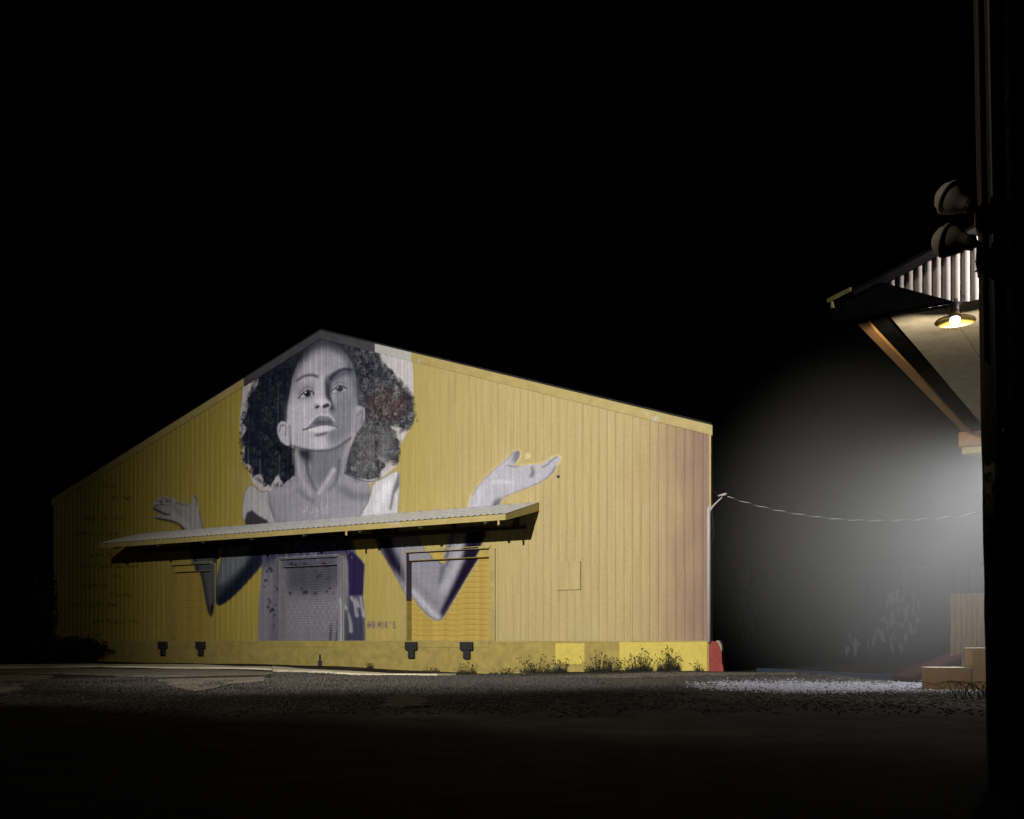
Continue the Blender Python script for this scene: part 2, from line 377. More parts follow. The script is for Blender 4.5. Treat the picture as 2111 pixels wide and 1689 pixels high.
# roof, side and back walls
LEN = 34.0
for sa, sc, nm in ((-.08, SR, 0), (SR, W+.06, 1)):
    def zr(s): return float(EAVE + (RIDGE-EAVE)*(s/SR if s <= SR else (W-s)/(W-SR)))
    za, zc = zr(sa), zr(sc)
    MB().hexa([(sa,-.06,za+.035),(sc,-.06,zc+.035),(sc,LEN,zc+.035),(sa,LEN,za+.035),(sa,-.06,za+.10),(sc,-.06,zc+.10),(sc,LEN,zc+.10),(sa,LEN,za+.10)]).build('roof', M_ROOFDARK, wh)
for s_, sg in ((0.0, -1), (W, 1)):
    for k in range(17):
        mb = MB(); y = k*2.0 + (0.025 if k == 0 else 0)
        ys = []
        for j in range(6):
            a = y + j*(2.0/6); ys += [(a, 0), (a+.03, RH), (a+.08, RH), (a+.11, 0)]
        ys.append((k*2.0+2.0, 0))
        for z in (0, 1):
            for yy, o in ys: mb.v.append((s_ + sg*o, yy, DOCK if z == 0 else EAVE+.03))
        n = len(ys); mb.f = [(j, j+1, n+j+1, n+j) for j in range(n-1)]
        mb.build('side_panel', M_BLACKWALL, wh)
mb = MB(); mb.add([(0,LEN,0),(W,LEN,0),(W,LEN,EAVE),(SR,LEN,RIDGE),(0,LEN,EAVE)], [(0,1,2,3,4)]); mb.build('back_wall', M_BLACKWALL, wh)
MB().box(W+.001, W+.006, 1.6, 2.0, 1.1, 2.6)
# concrete base
base = MB().box(-0.02, W-0.02, -0.06, .45, -0.7, DOCK-.002).build('concrete_base', M_CONC_Y, wh, bevel=0.012)
MB().box(0.01, W-0.03, .452, LEN, -0.7, DOCK-.004).build('side_base', M_BLACKWALL, wh)  # base painted black along the unlit side
for (a, c, y0, y1) in ((1145, 1205, 1326, 1370), (1277, 1457, 1323.5, 1384)):
    s0, z1 = px_wall(a, y0, .06); s1, z0 = px_wall(c, y1, .06)
    z1 = min(z1, DOCK-.02)
    pts = []
    n = 14
    for k in range(n): pts.append((s0+(s1-s0)*k/(n-1), z1 + random.uniform(-.012, .008)))
    for k in range(n): pts.append((s1+(s0-s1)*k/(n-1), max(z0, -.28) + random.uniform(-.02, .03)))
    MB().prism([(p, -.0605, q) for p, q in pts][::-1], (0, -.004, 0)).build('paint_patch', M_YEL, base)
# red broken corner block
blk = [(W-.02, 0.99), (W+.26, 0.97), (W+.36, .80), (W+.40, .70), (W+.42, .30), (W+.46, .12), (W+.50, -.3), (W-.02, -.3)]
MB().prism([(a, -.065, c) for a, c in blk][::-1], (0, .22, 0)).build('corner_block', M_RED, base)
MB().prism([(W+.22, -.062, 1.0), (W+.30, -.07, .90), (W+.36, -.068, .80), (W+.405, -.06, .64), (W+.42, -.05, .74), (W+.39, -.04, .86), (W+.33, -.04, .97), (W+.26, -.04, 1.01)], (0, .2, .0)).build('broken_edge', M_RAWCONC, base)
# base flashing (the dark line at dock height) and sill channels
MB().box(0, W, -.075, -.062, DOCK-.018, DOCK+.012).build('base_flashing', M_TRIM, wh)

# doors --------------------------------------------------------------
M_DOORY = mat('yellow_door_paint', (0.45, 0.32, 0.07), 0.6, var=0.2, scale=3, dirt=(0.30, 0.20, 0.06), dscale=2.5, dlo=0.55, dhi=0.8)
M_DOORG = mat('grey_door_paint', (0.26, 0.26, 0.28), 0.6, var=0.2, scale=4)
REC = 0.30
def slat_bulge(z, pitch):
    t = np.mod(z - DOCK + 1e-6, pitch)/pitch
    if pitch > 0.15: return 0.016*np.clip(np.minimum(t, 1-t)/0.125, 0, 1)
    return 0.030*np.sin(np.pi*t)**0.6
for k, (a, c, pitch) in enumerate(doors):
    n = int(round(3.4/pitch)); m = [M_DOORY, M_DOORG, M_DOORY][k]
    door = empty('roller_door', (0, 0, 0), 0, wh)
    zz = np.linspace(0, pitch, 9); mb = MB()
    for z in zz:
        y = REC - float(slat_bulge(np.array(min(z, pitch-1e-4)+DOCK), pitch)) if 0 < z < pitch else REC
        mb.v += [(a, y, z), (c, y, z)]
    mb.f = [(2*j, 2*j+1, 2*j+3, 2*j+2) for j in range(8)]
    me = mb.mesh('slat', m)
    for j in range(n): link_mesh('slat', me, door, (0, 0, DOCK + j*pitch))
    # reveals, head and frame
    fr = [M_TRIM, M_DOORG, M_TRIM][k]
    if k == 2:
        MB().box(a-.01, a+.012, -.03, REC+.02, DOCK, DOCK+1.55).build('jamb', M_CONC_Y, door)
        MB().box(a-.01, a+.012, -.03, REC+.02, DOCK+1.552, DHEAD).build('jamb', M_DARKIND, door)
    else:
        MB().box(a-.01, a+.012, -.03, REC+.02, DOCK, DHEAD).build('jamb', [M_DARKIND, M_DOORG][k-0] if k == 1 else M_CONC_Y, door)
    MB().box(c-.012, c+.01, -.03, REC+.02, DOCK, DHEAD).build('jamb', fr, door)
    MB().box(a-.01, c+.01, -.03, REC+.02, DHEAD-.012, DHEAD+.01).build('head_lining', M_BLACKSTEEL, door)
    MB().box(a-.05, c+.05, -.10, -.034, DHEAD+.01, DHEAD+.10).build('head_trim', fr if k != 1 else M_DOORG, door)
    MB().box(a+.03, c-.03, .06, .24, DHEAD-.30, DHEAD-.014).build('roller_hood', M_DOORY if k == 2 else m, door, bevel=.03)
    for sa, sc in ((a-.26, a-.012), (c+.012, c+.26)):
        MB().box(sa, sc, -.055, -.034, DOCK+.015, DHEAD+.005).build('frame_trim', [M_WALL, M_DOORG, M_TRIM][k], door)
    MB().box(a-.3, c-.15 if k != 2 else c, -.085, -.062, DOCK-.24, DOCK-.02).build('sill_plate', M_CONC_Y, door)
MB().box(doors[2][1]+.3, doors[2][1]+1.7, -.085, -.0755, DOCK-.05, DOCK+.03).build('sill_angle', M_TRIM, wh)

# dock bumpers: T-shaped rubber blocks bolted to the base
for px, wd in ((850, 1.0), (964, 1.0), (338, 1.0), (416, 1.0)):
    s, _ = px_wall(px, 1340, .08); bm = empty('dock_bumper', (s, 0, 0), 0, wh)
    MB().box(-.27, .27, -.22, -.086, DOCK-.34, DOCK-.03).build('bumper_pad', M_RUBBER, bm, bevel=.02)
    MB().box(-.14, .14, -.20, -.086, DOCK-.66, DOCK-.342).build('bumper_foot', M_RUBBER, bm, bevel=.02)
    for q in (-.19, .19):
        MB().box(q-.03, q+.03, -.235, -.221, DOCK-.22, DOCK-.16).build('bolt_plate', M_BLACKSTEEL, bm)
# grey rubbed mark / pipe stub at the foot of the middle door
s, z = px_wall(660, 1372, .07)
MB().box(s-.10, s+.10, -.10, -.062, -.2, .18).box(s-.045, s+.045, -.09, -.062, .18, .44).build('pipe_stub', M_DARKIND, wh, bevel=.01)

# hatch plate on the wall
s0, z0 = px_wall(1148, 1217); s1, z1 = px_wall(1198, 1157)
MB().box(s0, s1, -.062, -.034, z0, z1).build('cover_plate', M_WALL, wh, bevel=.006)
s, z = px_wall(1152, 983)
MB().lathe([(0, 0), (.05, 0), (.05, .03), (0, .03)], 12, Matrix.Translation((s, -.034, z)) @ Matrix.Rotation(math.pi/2, 4, 'X')).build('vent_hole', M_BLACKSTEEL, wh)
# right corner trim, white conduit and the service bracket
MB().box(W-.02, W+.05, -.06, .10, DOCK+.002, EAVE-.28).build('corner_trim', M_TRIM, wh)
s, z = px_wall(1460, 1050)
MB().tube([(W+.0, -.12, DOCK-.04), (W+.0, -.12, z-.02), (W+.02, -.11, z+.06)], .062, 10).build('conduit', M_WHITE, wh, smooth=True)
srv = empty('service_bracket', (W, 0, 0), 0, wh)
MB().tube([(.03, -.11, 5.22), (.14, -.16, 5.34), (.30, -.22, 5.46), (.50, -.28, 5.60)], [.045, .034, .026, .022], 8).build('bracket_arm', M_WHITE, srv)
MB().tube([(.36, -.25, 5.66), (.56, -.30, 5.68), (.66, -.32, 5.70)], [.022, .042, .034], 10).build('weather_head', M_WHITE, srv, smooth=True)
MB().tube([(.08, -.12, 5.85), (.22, -.18, 5.80), (.38, -.25, 5.68)], .012, 6).build('lead_wire', M_BLACKSTEEL, srv)
MB().tube([(.10, -.05, 4.30), (.16, -.1, 4.55), (.12, -.1, 4.9), (.1, -.1, 5.2)], .018, 6).build('lead_wire', M_BLACKSTEEL, srv)

# canopy over the doors ----------------------------------------------
can = empty('dock_canopy', (0, 0, 0), 0, wh)
C0, C1, CP = 6.45, 27.42, 2.35; ZW, ZF = 5.93, 5.28
M_SOFF = mat('dark_canopy_timber', (0.05, 0.042, 0.03), 0.9, var=0.4, scale=4)
nsh = 27; sw = (C1-C0)/nsh
mb = MB(); K = 6
for j in range(K+1):
    pass
prof = []
for j in range(3):
    a = j*sw/3; prof += [(a, 0), (a+.05, .03), (a+.11, .03), (a+.16, 0)]
prof.append((sw, 0))
n = len(prof)
for q in (0, 1):
    for a, h in prof: mb.v.append((a, -.036 if q == 0 else -CP-.05, (ZW if q == 0 else ZF-.013) + h + .012))
mb.f = [(j+1, j, n+j, n+j+1) for j in range(n-1)]
me = mb.mesh('roof_sheet', M_GALV)
for i in range(nsh): link_mesh('roof_sheet', me, can, (C0 + i*sw, 0, 0))
MB().box(C0, C1, -CP, -CP+.05, ZF-.20, ZF).build('front_fascia', M_TRIM, can)
for s_ in (C0, C1-.05):
    MB().hexa([(s_,-CP+.051,ZF-.20),(s_+.05,-CP+.051,ZF-.20),(s_+.05,-.04,ZW-.30),(s_,-.04,ZW-.30),
               (s_,-CP+.051,ZF),(s_+.05,-CP+.051,ZF),(s_+.05,-.04,ZW),(s_,-.04,ZW)]).build('end_fascia', M_TRIM, can)
MB().hexa([(C0+.051,-CP+.051,ZF-.10),(C1-.051,-CP+.051,ZF-.10),(C1-.051,-.04,ZW-.12),(C0+.051,-.04,ZW-.12),
           (C0+.051,-CP+.051,ZF-.04),(C1-.051,-CP+.051,ZF-.04),(C1-.051,-.04,ZW-.05),(C0+.051,-.04,ZW-.05)]).build('deck', M_SOFF, can)
for j in range(8):
    s = C0 + .9 + j*(C1-C0-1.8)/7
    mb = MB(); mb.prism([(s, -.04, ZW-.14), (s, -.04, 5.02), (s, -.16, 5.02), (s, -.22, ZW-.42), (s, -CP+.06, ZF-.28), (s, -CP+.06, ZF-.12)], (.09, 0, 0))
    mb.build('bracket', M_SOFF, can)
MB().box(C0+.3, C1-.5, -.12, -.036, 5.03, 5.14).build('wall_ledger', M_SOFF, can)
for px, py in ((1027, 1082), (713, 1102)):
    s, z = px_wall(px, py, CP+.02)
    MB().box(s-.035, s+.035, -CP-.01, -CP+.03, ZF-.36, ZF-.205).build('hanger_plate', mat('raw_bracket', (.5, .34, .16), .6), can)

# ================================================================== mural: painted on a canvas of wall coordinates
X0, Y0, CW, CH = 90, 670, 1400, 740          # canvas in the photo's pixel grid of the wall plane
RGB = np.zeros((CH, CW, 3)); ALP = np.zeros((CH, CW)); PID = np.zeros((CH, CW), np.int8)
def blur(a, s):
    if s < 0.25: return a
    r = int(math.ceil(s*2.6)); k = np.exp(-0.5*(np.arange(-r, r+1)/s)**2); k /= k.sum()
    p = np.pad(a, ((r, r), (r, r))); out = sum(k[i]*p[i:i+a.shape[0], :] for i in range(2*r+1))
    return sum(k[i]*out[:, i:i+a.shape[1]] for i in range(2*r+1))
def put(m, x0, y0, col, op, pid, alpha):
    xa, ya = max(0, x0), max(0, y0); xb, yb = min(CW, x0+m.shape[1]), min(CH, y0+m.shape[0])
    if xa >= xb or ya >= yb: return
    m = np.clip(m[ya-y0:yb-y0, xa-x0:xb-x0]*op, 0, 1)
    c = np.array(srgb(*col)); R = RGB[ya:yb, xa:xb]; A = ALP[ya:yb, xa:xb]
    if alpha:
        na = m + A*(1-m); w = np.where(na > 1e-4, m/np.maximum(na, 1e-4), 0)[..., None]
        R[:] = R*(1-w) + c*w; A[:] = na
    else:
        R[:] = R*(1-m[..., None]) + c*m[..., None]
    if pid: PID[ya:yb, xa:xb][m > 0.3] = pid
def fill(poly, col, b=0.7, op=1.0, pid=0, alpha=True):
    P = np.array(poly, float) - (X0, Y0); pad = int(b*3+3)
    x0, y0 = np.floor(P.min(0)).astype(int)-pad; x1, y1 = np.ceil(P.max(0)).astype(int)+pad
    acc = 0
    for ox, oy in ((.25, .25), (.75, .25), (.25, .75), (.75, .75)):
        gx, gy = np.meshgrid(np.arange(x0, x1)+ox, np.arange(y0, y1)+oy); ins = np.zeros(gx.shape, bool)
        for i in range(len(P)):
            (ax, ay), (bx, by) = P[i], P[(i+1) % len(P)]
            if ay == by: continue
            c = ((ay > gy) != (by > gy)) & (gx < (bx-ax)*(gy-ay)/(by-ay)+ax); ins ^= c
        acc = acc + ins*0.25
    put(blur(acc, b), x0, y0, col, op, pid, alpha)
def smooth(poly, n=4, closed=True):
    P = np.array(poly, float)
    for _ in range(n and 2):
        Qn = []
        m = len(P)
        for i in range(m if closed else m-1):
            a, c = P[i], P[(i+1) % m]; Qn += [a*.75+c*.25, a*.25+c*.75]
        if not closed: Qn = [P[0]] + Qn + [P[-1]]
        P = np.array(Qn)
    return P
def stroke(pts, w, col, b=0.6, op=1.0, pid=0, alpha=True, sm=True):
    P = (smooth(pts, closed=False) if sm and len(pts) > 2 else np.array(pts, float)) - (X0, Y0)
    ws = w if isinstance(w, (list, tuple)) else (w, w); pad = int(max(ws)+b*3+3)
    x0, y0 = np.floor(P.min(0)).astype(int)-pad; x1, y1 = np.ceil(P.max(0)).astype(int)+pad
    gx, gy = np.meshgrid(np.arange(x0, x1)+.5, np.arange(y0, y1)+.5); acc = np.zeros(gx.shape)
    n = len(P)-1
    for i in range(n):
        a, c = P[i], P[i+1]; d = c-a; L2 = max(d @ d, 1e-6)
        t = np.clip(((gx-a[0])*d[0]+(gy-a[1])*d[1])/L2, 0, 1)
        dist = np.hypot(gx-a[0]-t*d[0], gy-a[1]-t*d[1]); hw = (ws[0]+(ws[1]-ws[0])*(i+.5)/n)/2
        acc = np.maximum(acc, np.clip(hw+.5-dist, 0, 1))
    put(blur(acc, b), x0, y0, col, op, pid, alpha)
def ell(cx, cy, rx, ry, rot=0, n=28):
    a = np.linspace(0, 2*np.pi, n, endpoint=False); c, s = math.cos(rot), math.sin(rot)
    return [(cx+rx*math.cos(t)*c-ry*math.sin(t)*s, cy+rx*math.cos(t)*s+ry*math.sin(t)*c) for t in a]
A1 = lambda p: [(480+x/4.2225, 670+y/4.2225) for x, y in p]
A6 = lambda p: [(900+x/6.032, 880+y/6.032) for x, y in p]
A8 = lambda p: [(300+x/8.119, 1000+y/8.119) for x, y in p]
A4 = lambda p: [(720+x/4.9675, 1080+y/4.9675) for x, y in p]
A7 = lambda p: [(480+x/5.278, 1080+y/5.278) for x, y in p]
BGD, HAIR, FACE, SHO, DRESS, HANDL, HANDR, ARML, ARMR, LET = range(1, 11)
T = lambda g, dr=0, db=12: (g+dr, g, min(255, g+db))

# pale primer behind the head
fill(A1([(95,480),(780,60),(1245,185),(1555,245),(1572,420),(1578,850),(1520,935),(1475,1010),(1440,1110),(1445,1215),(1340,1300),(1200,1380),(1000,1420),(300,1460),(240,1440),(165,1360),(140,1250),(80,1190),(92,1060),(62,930),(62,800),(92,560)]), (196,192,197), 0.9, 1, BGD)
# shoulders, neck and chest
fill(smooth(A1([(540,1060),(548,1310),(480,1370),(300,1445),(300,1600),(380,1760),(1090,1760),(1190,1560),(1212,1380),(1080,1345),(985,1290),(1030,1000)])), T(150), 1.0, 1, SHO)
# hair
hl = A1([(225,430),(330,340),(520,215),(770,85),(900,110),(800,140),(640,230),(540,400),(490,640),(470,860),(390,880),(400,960),(470,1040),(540,1080),(540,1310),(440,1390),(395,1300),(330,1400),(270,1370),(250,1300),(185,1310),(160,1230),(95,1190),(105,1060),(75,1000),(120,900),(85,850),(135,720),(130,640),(215,520)])
hr_ = A1([(760,90),(1000,135),(1235,190),(1290,330),(1395,395),(1420,470),(1480,545),(1565,640),(1582,830),(1500,905),(1370,880),(1425,960),(1445,1050),(1440,1190),(1330,1170),(1255,1130),(1290,1260),(1265,1330),(1190,1350),(1080,1335),(980,1290),(1000,1150),(1060,980),(1150,820),(1140,720),(1085,700),(1085,520),(1040,330),(930,180),(800,130)])
fill(hl, T(40, -6, 18), 1.0, 1, HAIR); fill(hr_, T(66, -4, 10), 1.0, 1, HAIR)
fill(A1([(900,110),(1240,190),(1290,340),(1200,480),(1130,640),(1085,640),(1060,380)]), T(44, -6, 16), 6, .85, 0, False)
fill(A1([(1150,640),(1320,560),(1500,600),(1540,760),(1400,830),(1200,820)]), (84, 56, 56), 8, .75, 0, False)
fill(A1([(1100,900),(1250,870),(1420,950),(1400,1180),(1200,1300),(1040,1280),(1080,1050)]), T(118, 0, 2), 9, .75, 0, False)
fill(A1([(225,430),(520,215),(770,85),(640,230),(500,600),(470,860),(380,880),(330,600)]), T(30, -5, 18), 10, .6, 0, False)
fill(A1([(480,1000),(545,1080),(545,1300),(300,1200),(330,1000)]), T(22, -4, 14), 8, .7, 0, False)
rs = np.random.RandomState(3)
def curl(x, y, r, col, w, op, turns=1.2, pid=0, alpha=False):
    a0 = rs.uniform(0, 6.28); n = 12; sgn = rs.choice([-1, 1])
    p = [(x + r*(1-.55*t)*math.cos(a0+sgn*t*turns*6.28), y + r*(1-.55*t)*math.sin(a0+sgn*t*turns*6.28)*1.1) for t in np.linspace(0, 1, n)]
    stroke(p, w, col, .5, op, pid, alpha, False)
def edge_curls(poly, n, col, r=(2.5, 6), out=5, op=.9):
    P = np.array(poly); L = np.linalg.norm(np.roll(P, -1, 0)-P, axis=1); cs = np.cumsum(L); c0 = P.mean(0)
    for _ in range(n):
        u = rs.uniform(0, cs[-1]); i = int(np.searchsorted(cs, u)); t = rs.rand()
        p = P[i]*(1-t)+P[(i+1) % len(P)]*t; d = p-c0; d /= np.linalg.norm(d)+1e-6
        q = p + d*rs.uniform(-3, out); curl(q[0], q[1], rs.uniform(*r), col, rs.uniform(1.0, 2.0), op*rs.uniform(.5, 1), rs.uniform(.3, .8), HAIR, True)
edge_curls(A1([(225,430),(135,640),(85,850),(75,1000),(95,1190),(185,1310),(270,1380),(330,1400),(430,1390)]), 260, T(38, -6, 14), r=(1.6, 4.2), out=4)
edge_curls(A1([(1240,200),(1290,330),(1420,470),(1565,640),(1582,830),(1500,905),(1400,930),(1445,1050),(1440,1190),(1330,1180),(1290,1260),(1265,1330)]), 430, T(50, 0, 8), r=(1.6, 4.6), out=5)
for poly, n, lo, hi in ((hl, 620, 22, 112), (hr_, 1100, 26, 185)):
    P = np.array(poly); k = 0
    while k < n:
        x, y = rs.uniform(P[:, 0].min(), P[:, 0].max()), rs.uniform(P[:, 1].min(), P[:, 1].max())
        i, j = int(y-Y0), int(x-X0)
        if not (0 <= i < CH and 0 <= j < CW) or PID[i, j] != HAIR: continue
        g_ = rs.uniform(lo, hi); red = 10 if (poly is hr_ and 830 < y < 0) else 0
        curl(x, y, rs.uniform(2.5, 7), T(g_*.9, red, 12 if poly is hl else 4), rs.uniform(1.0, 2.2), rs.uniform(.3, .65), rs.uniform(.3, 1.0)); k += 1
# neck modelling
fill(A1([(545,1075),(690,1085),(700,1190),(640,1200),(590,1150)]), T(40, -2, 16), 4, .95, 0, False)
fill(A1([(690,1085),(1015,1010),(1000,1120),(960,1290),(860,1330),(760,1420),(700,1350),(660,1200)]), T(118, 0, 12), 6, .7, 0, False)
stroke(A1([(552,1120),(570,1250),(620,1380),(690,1480)]), (9, 4), T(185), 2.5, .55, 0, False)
stroke(A1([(640,1200),(660,1300),(700,1400),(730,1450)]), (7, 3), T(62), 2.2, .7, 0, False)
stroke(A1([(880,1260),(840,1330),(790,1400),(750,1470)]), (10, 5), T(196), 2.2, .65, 0, False)
stroke(A1([(930,1180),(925,1300),(880,1400),(830,1440)]), (6, 4), T(70), 2.5, .6, 0, False)
stroke(A1([(985,1080),(960,1200),(950,1290)]), (8, 3), T(176), 2.5, .45, 0, False)
stroke(A1([(570,1420),(620,1500),(700,1530)]), 5, T(95), 3, .6, 0, False)
stroke(A1([(930,1420),(1050,1500),(1190,1490)]), 14, T(98), 6, .7, 0, False)
stroke(A1([(340,1470),(470,1440),(560,1400)]), 10, T(175), 5, .4, 0, False)
stroke(A1([(720,1480),(705,1560)]), 6, T(110), 4, .5, 0, False)
stroke(A1([(975,1290),(1080,1345),(1200,1372),(1300,1335)]), 2.2, T(52), .7, .9, 0, False)
# face
face = smooth(A1([(770,120),(660,180),(590,290),(535,400),(500,560),(480,700),(478,900),(500,1040),(570,1060),(650,1085),(780,1095),(880,1085),(1010,1005),(1060,900),(1078,700),(1085,560),(1062,420),(1015,290),(900,160)]))
fill(face, T(178), 1.0, 1, FACE)
fill(A1([(600,120),(1000,120),(1040,330),(900,250),(760,230),(620,300),(560,400),(560,250)]), T(92), 9, .8, 0, False)
fill(A1([(660,200),(860,180),(920,330),(820,400),(680,400),(620,330)]), T(158), 8, .5, 0, False)
fill(A1([(950,180),(1030,300),(1085,500),(1085,720),(1050,700),(1030,520),(985,400)]), T(88, -3, 14), 5, .8, 0, False)
fill(A1([(500,560),(540,420),(590,320),(620,380),(560,520),(530,640)]), T(120), 6, .5, 0, False)
fill(A1([(900,640),(1075,600),(1060,900),(1000,1005),(860,1075),(830,1000),(870,920),(905,860),(880,780)]), T(132), 7, .72, 0, False)
fill(A1([(490,680),(600,650),(690,740),(640,860),(560,1010),(490,960)]), T(196), 9, .55, 0, False)
fill(ell(*A1([(980,800)])[0], 12, 20), T(160), 6, .45, 0, False)
# brow ridge and sockets
fill(A1([(815,440),(880,420),(1000,385),(1060,430),(1000,440),(920,470),(870,520),(850,600),(845,660),(800,600),(805,520)]), T(80, -2, 16), 3, .85, 0, False)
fill(A1([(880,480),(1000,420),(1050,480),(1040,600),(960,640),(880,620)]), T(150), 4, .55, 0, False)
fill(A1([(545,560),(620,500),(720,500),(730,580),(690,640),(580,660)]), T(128), 5, .5, 0, False)
stroke(A1([(555,490),(600,455),(650,438),(700,436),(735,452)]), (4, 6.5), T(74), 1.4, .85, 0, False)
stroke(A1([(855,470),(880,430),(930,397),(985,382),(1040,392)]), (8, 5), T(42, -2, 16), 1.4, .95, 0, False)
# nose
fill(A1([(800,450),(840,520),(850,620),(880,690),(890,745),(840,740),(850,680),(815,640),(800,560)]), T(46, -2, 18), 2.4, .95, 0, False)
fill(A1([(755,440),(795,450),(800,600),(810,670),(760,690),(720,660),(735,560)]), T(192), 4, .65, 0, False)
fill(ell(*A1([(770,672)])[0], 12, 8), T(212), 3, .7, 0, False)
fill(ell(*A1([(738,714)])[0], 4.6, 3.0, -.6), T(38), .8, .95, 0, False)
fill(ell(*A1([(812,706)])[0], 7.6, 4.6, -.35), T(36), .9, .95, 0, False)
stroke(A1([(720,735),(715,700),(735,690)]), 2, T(110), .8, .7, 0, False)
stroke(A1([(838,668),(855,690),(845,722),(815,730)]), 2.6, T(190), .9, .75, 0, False)
fill(A1([(850,700),(900,740),(880,790),(840,760)]), T(76), 2.5, .6, 0, False)
# eyes
for pts, ir, hi, lid in (([(575,637),(608,598),(655,570),(692,583),(700,606),(650,630)], (650,600,7.6), (634,588), [(575,637),(608,596),(655,568),(695,582),(706,604)]),
                         ([(860,583),(895,548),(942,530),(985,552),(990,570),(935,588),(890,594)], (930,557,7.2), (914,546), [(856,584),(895,546),(942,527),(988,552)])):
    fill(smooth(A1(pts)), T(196), .7, .95, 0, False)
    fill(ell(*A1([ir[:2]])[0], ir[2], ir[2]*.92), T(58), .7, 1, 0, False)
    fill(ell(*A1([ir[:2]])[0], ir[2]*.5, ir[2]*.5), T(22), .7, 1, 0, False)
    stroke(A1(lid), (2.2, 3.6), T(34), .6, .95, 0, False)
    fill(ell(*A1([hi])[0], 1.7, 1.4), T(240), .5, .95, 0, False)
    stroke(A1([(x-2, y+(-34)) for x, y in lid]), 1.8, T(92), .9, .7, 0, False)
    stroke(A1([pts[0], ((pts[0][0]+pts[-1][0])/2, pts[-1][1]+8), pts[-1], (pts[-2][0]+2, pts[-2][1]+4)]), 1.5, T(96), .7, .7, 0, False)
# mouth
fill(smooth(A1([(612,915),(665,885),(700,830),(755,782),(795,796),(835,788),(880,838),(910,886),(850,880),(800,870),(750,880),(690,892)])), T(132), 1.4, .95, 0, False)
fill(A1([(690,872),(735,826),(795,836),(850,824),(880,866),(800,862)]), T(84), 2.4, .85, 0, False)
stroke(A1([(612,915),(690,893),(755,880),(800,868),(850,878),(910,888)]), (3, 2), T(44), .8, .9, 0, False)
stroke(A1([(650,880),(695,825),(755,775),(795,790),(838,780),(885,832)]), 2.4, T(212), 1, .75, 0, False)
fill(smooth(A1([(640,916),(720,888),(800,874),(860,884),(905,894),(860,922),(790,942),(715,938)])), T(206), 1.2, .92, 0, False)
fill(smooth(A1([(700,955),(770,944),(840,922),(810,958),(735,980)])), T(44), 1.8, .92, 0, False)
fill(A1([(840,925),(900,900),(880,1000),(840,1060),(820,1000)]), T(112), 4, .7, 0, False)
fill(ell(*A1([(765,1020)])[0], 20, 12), T(204), 6, .6, 0, False)
stroke(A1([(870,780),(900,830),(925,870)]), 3, T(104), 1.5, .7, 0, False)
stroke(A1([(505,1050),(600,1075),(720,1100),(850,1090),(940,1050),(1030,985)]), (3, 5), T(66), 1.6, .8, 0, False)
# ears
fill(smooth(A1([(385,900),(402,848),(455,836),(492,880),(500,1045),(470,1055),(425,1020),(392,965)])), T(182), .9, 1, FACE)
stroke(A1([(408,930),(420,875),(455,868),(470,905),(455,960)]), 2.4, T(96), .8, .85, 0, False); stroke(A1([(496,880),(502,1040)]), 3, T(70), 1.2, .7, 0, False)
fill(smooth(A1([(1070,770),(1130,706),(1152,735),(1148,835),(1112,905),(1058,955),(1070,860)])), T(150), .9, 1, FACE)
stroke(A1([(1085,790),(1125,745),(1135,770),(1120,850)]), 2.2, T(92, 4, 0), .9, .75, 0, False)
# the hairline melts into the face
fill(A1([(560,250),(660,150),(770,90),(640,250),(560,400),(505,560),(480,700),(455,640),(490,430)]), T(36, -4, 16), 5, .8, 0, False)
fill(A1([(770,90),(930,150),(1020,280),(1075,430),(1090,600),(1120,600),(1080,330),(960,120)]), T(40, -4, 14), 5, .8, 0, False)
fill(A1([(800,300),(1000,320),(1085,560),(1080,800),(1030,980),(900,1080),(850,1060),(900,900),(880,760),(860,640),(840,480)]), T(96, -2, 16), 14, .38, 0, False)
fill(A1([(540,340),(640,200),(770,70),(900,90),(1010,260),(930,240),(800,185),(700,225),(600,320)]), T(40, -4, 14), 7, .8, 0, False)
# paint runs down the face and hair
for _ in range(34):
    x = rs.uniform(510, 800); y = rs.uniform(760, 960); stroke([(x, y), (x+rs.uniform(-1, 1), y+rs.uniform(30, 110))], rs.uniform(.8, 1.6), T(rs.choice([52, 70, 190])), .7, rs.uniform(.12, .32), 0, False, False)
# dress straps with dark outline
for pts, g_ in (([(90,1475),(150,1388),(185,1398),(245,1462),(322,1438),(325,1600),(400,1780),(80,1780)], 172), ([(1212,1378),(1300,1340),(1452,1248),(1458,1400),(1432,1700),(1432,1780),(1030,1780),(1140,1610),(1200,1500)], 186)):
    P = smooth(A1(pts)); fill(P, T(g_, 0, 6), .8, 1, SHO); stroke(np.vstack([P, P[:1]]), 1.6, T(70), .7, .8, 0, False, False)
fill(A1([(1450,1262),(1452,1400),(1405,1480),(1380,1620),(1362,1600),(1392,1440)]), T(92), 1.6, .85, 0, False)
fill(A1([(1290,1400),(1400,1330),(1380,1430),(1300,1560),(1220,1690)]), T(222), 5, .6, 0, False)
fill(A1([(120,1640),(170,1610),(210,1650),(300,1700),(330,1770),(90,1770)]), T(58, 2, 8), 1.2, .95, 0, False)
stroke(A1([(300,1480),(330,1600),(400,1700)]), 5, T(120), 3, .6, 0, False)
# script word on the chest
for p in ([(640,1545),(665,1540),(650,1590),(615,1640),(600,1625),(640,1615),(680,1640)], [(700,1590),(690,1630),(705,1632)], [(745,1590),(725,1590),(722,1620),(745,1622),(748,1590),(742,1660),(722,1680),(715,1660)],
          [(775,1545),(765,1635),(772,1600),(790,1595),(788,1635)], [(822,1555),(808,1630),(820,1634)], [(800,1590),(835,1582)], [(703,1566),(706,1563)]):
    stroke(A1(p), 1.5, (186,182,182), .6, .7, 0, False)
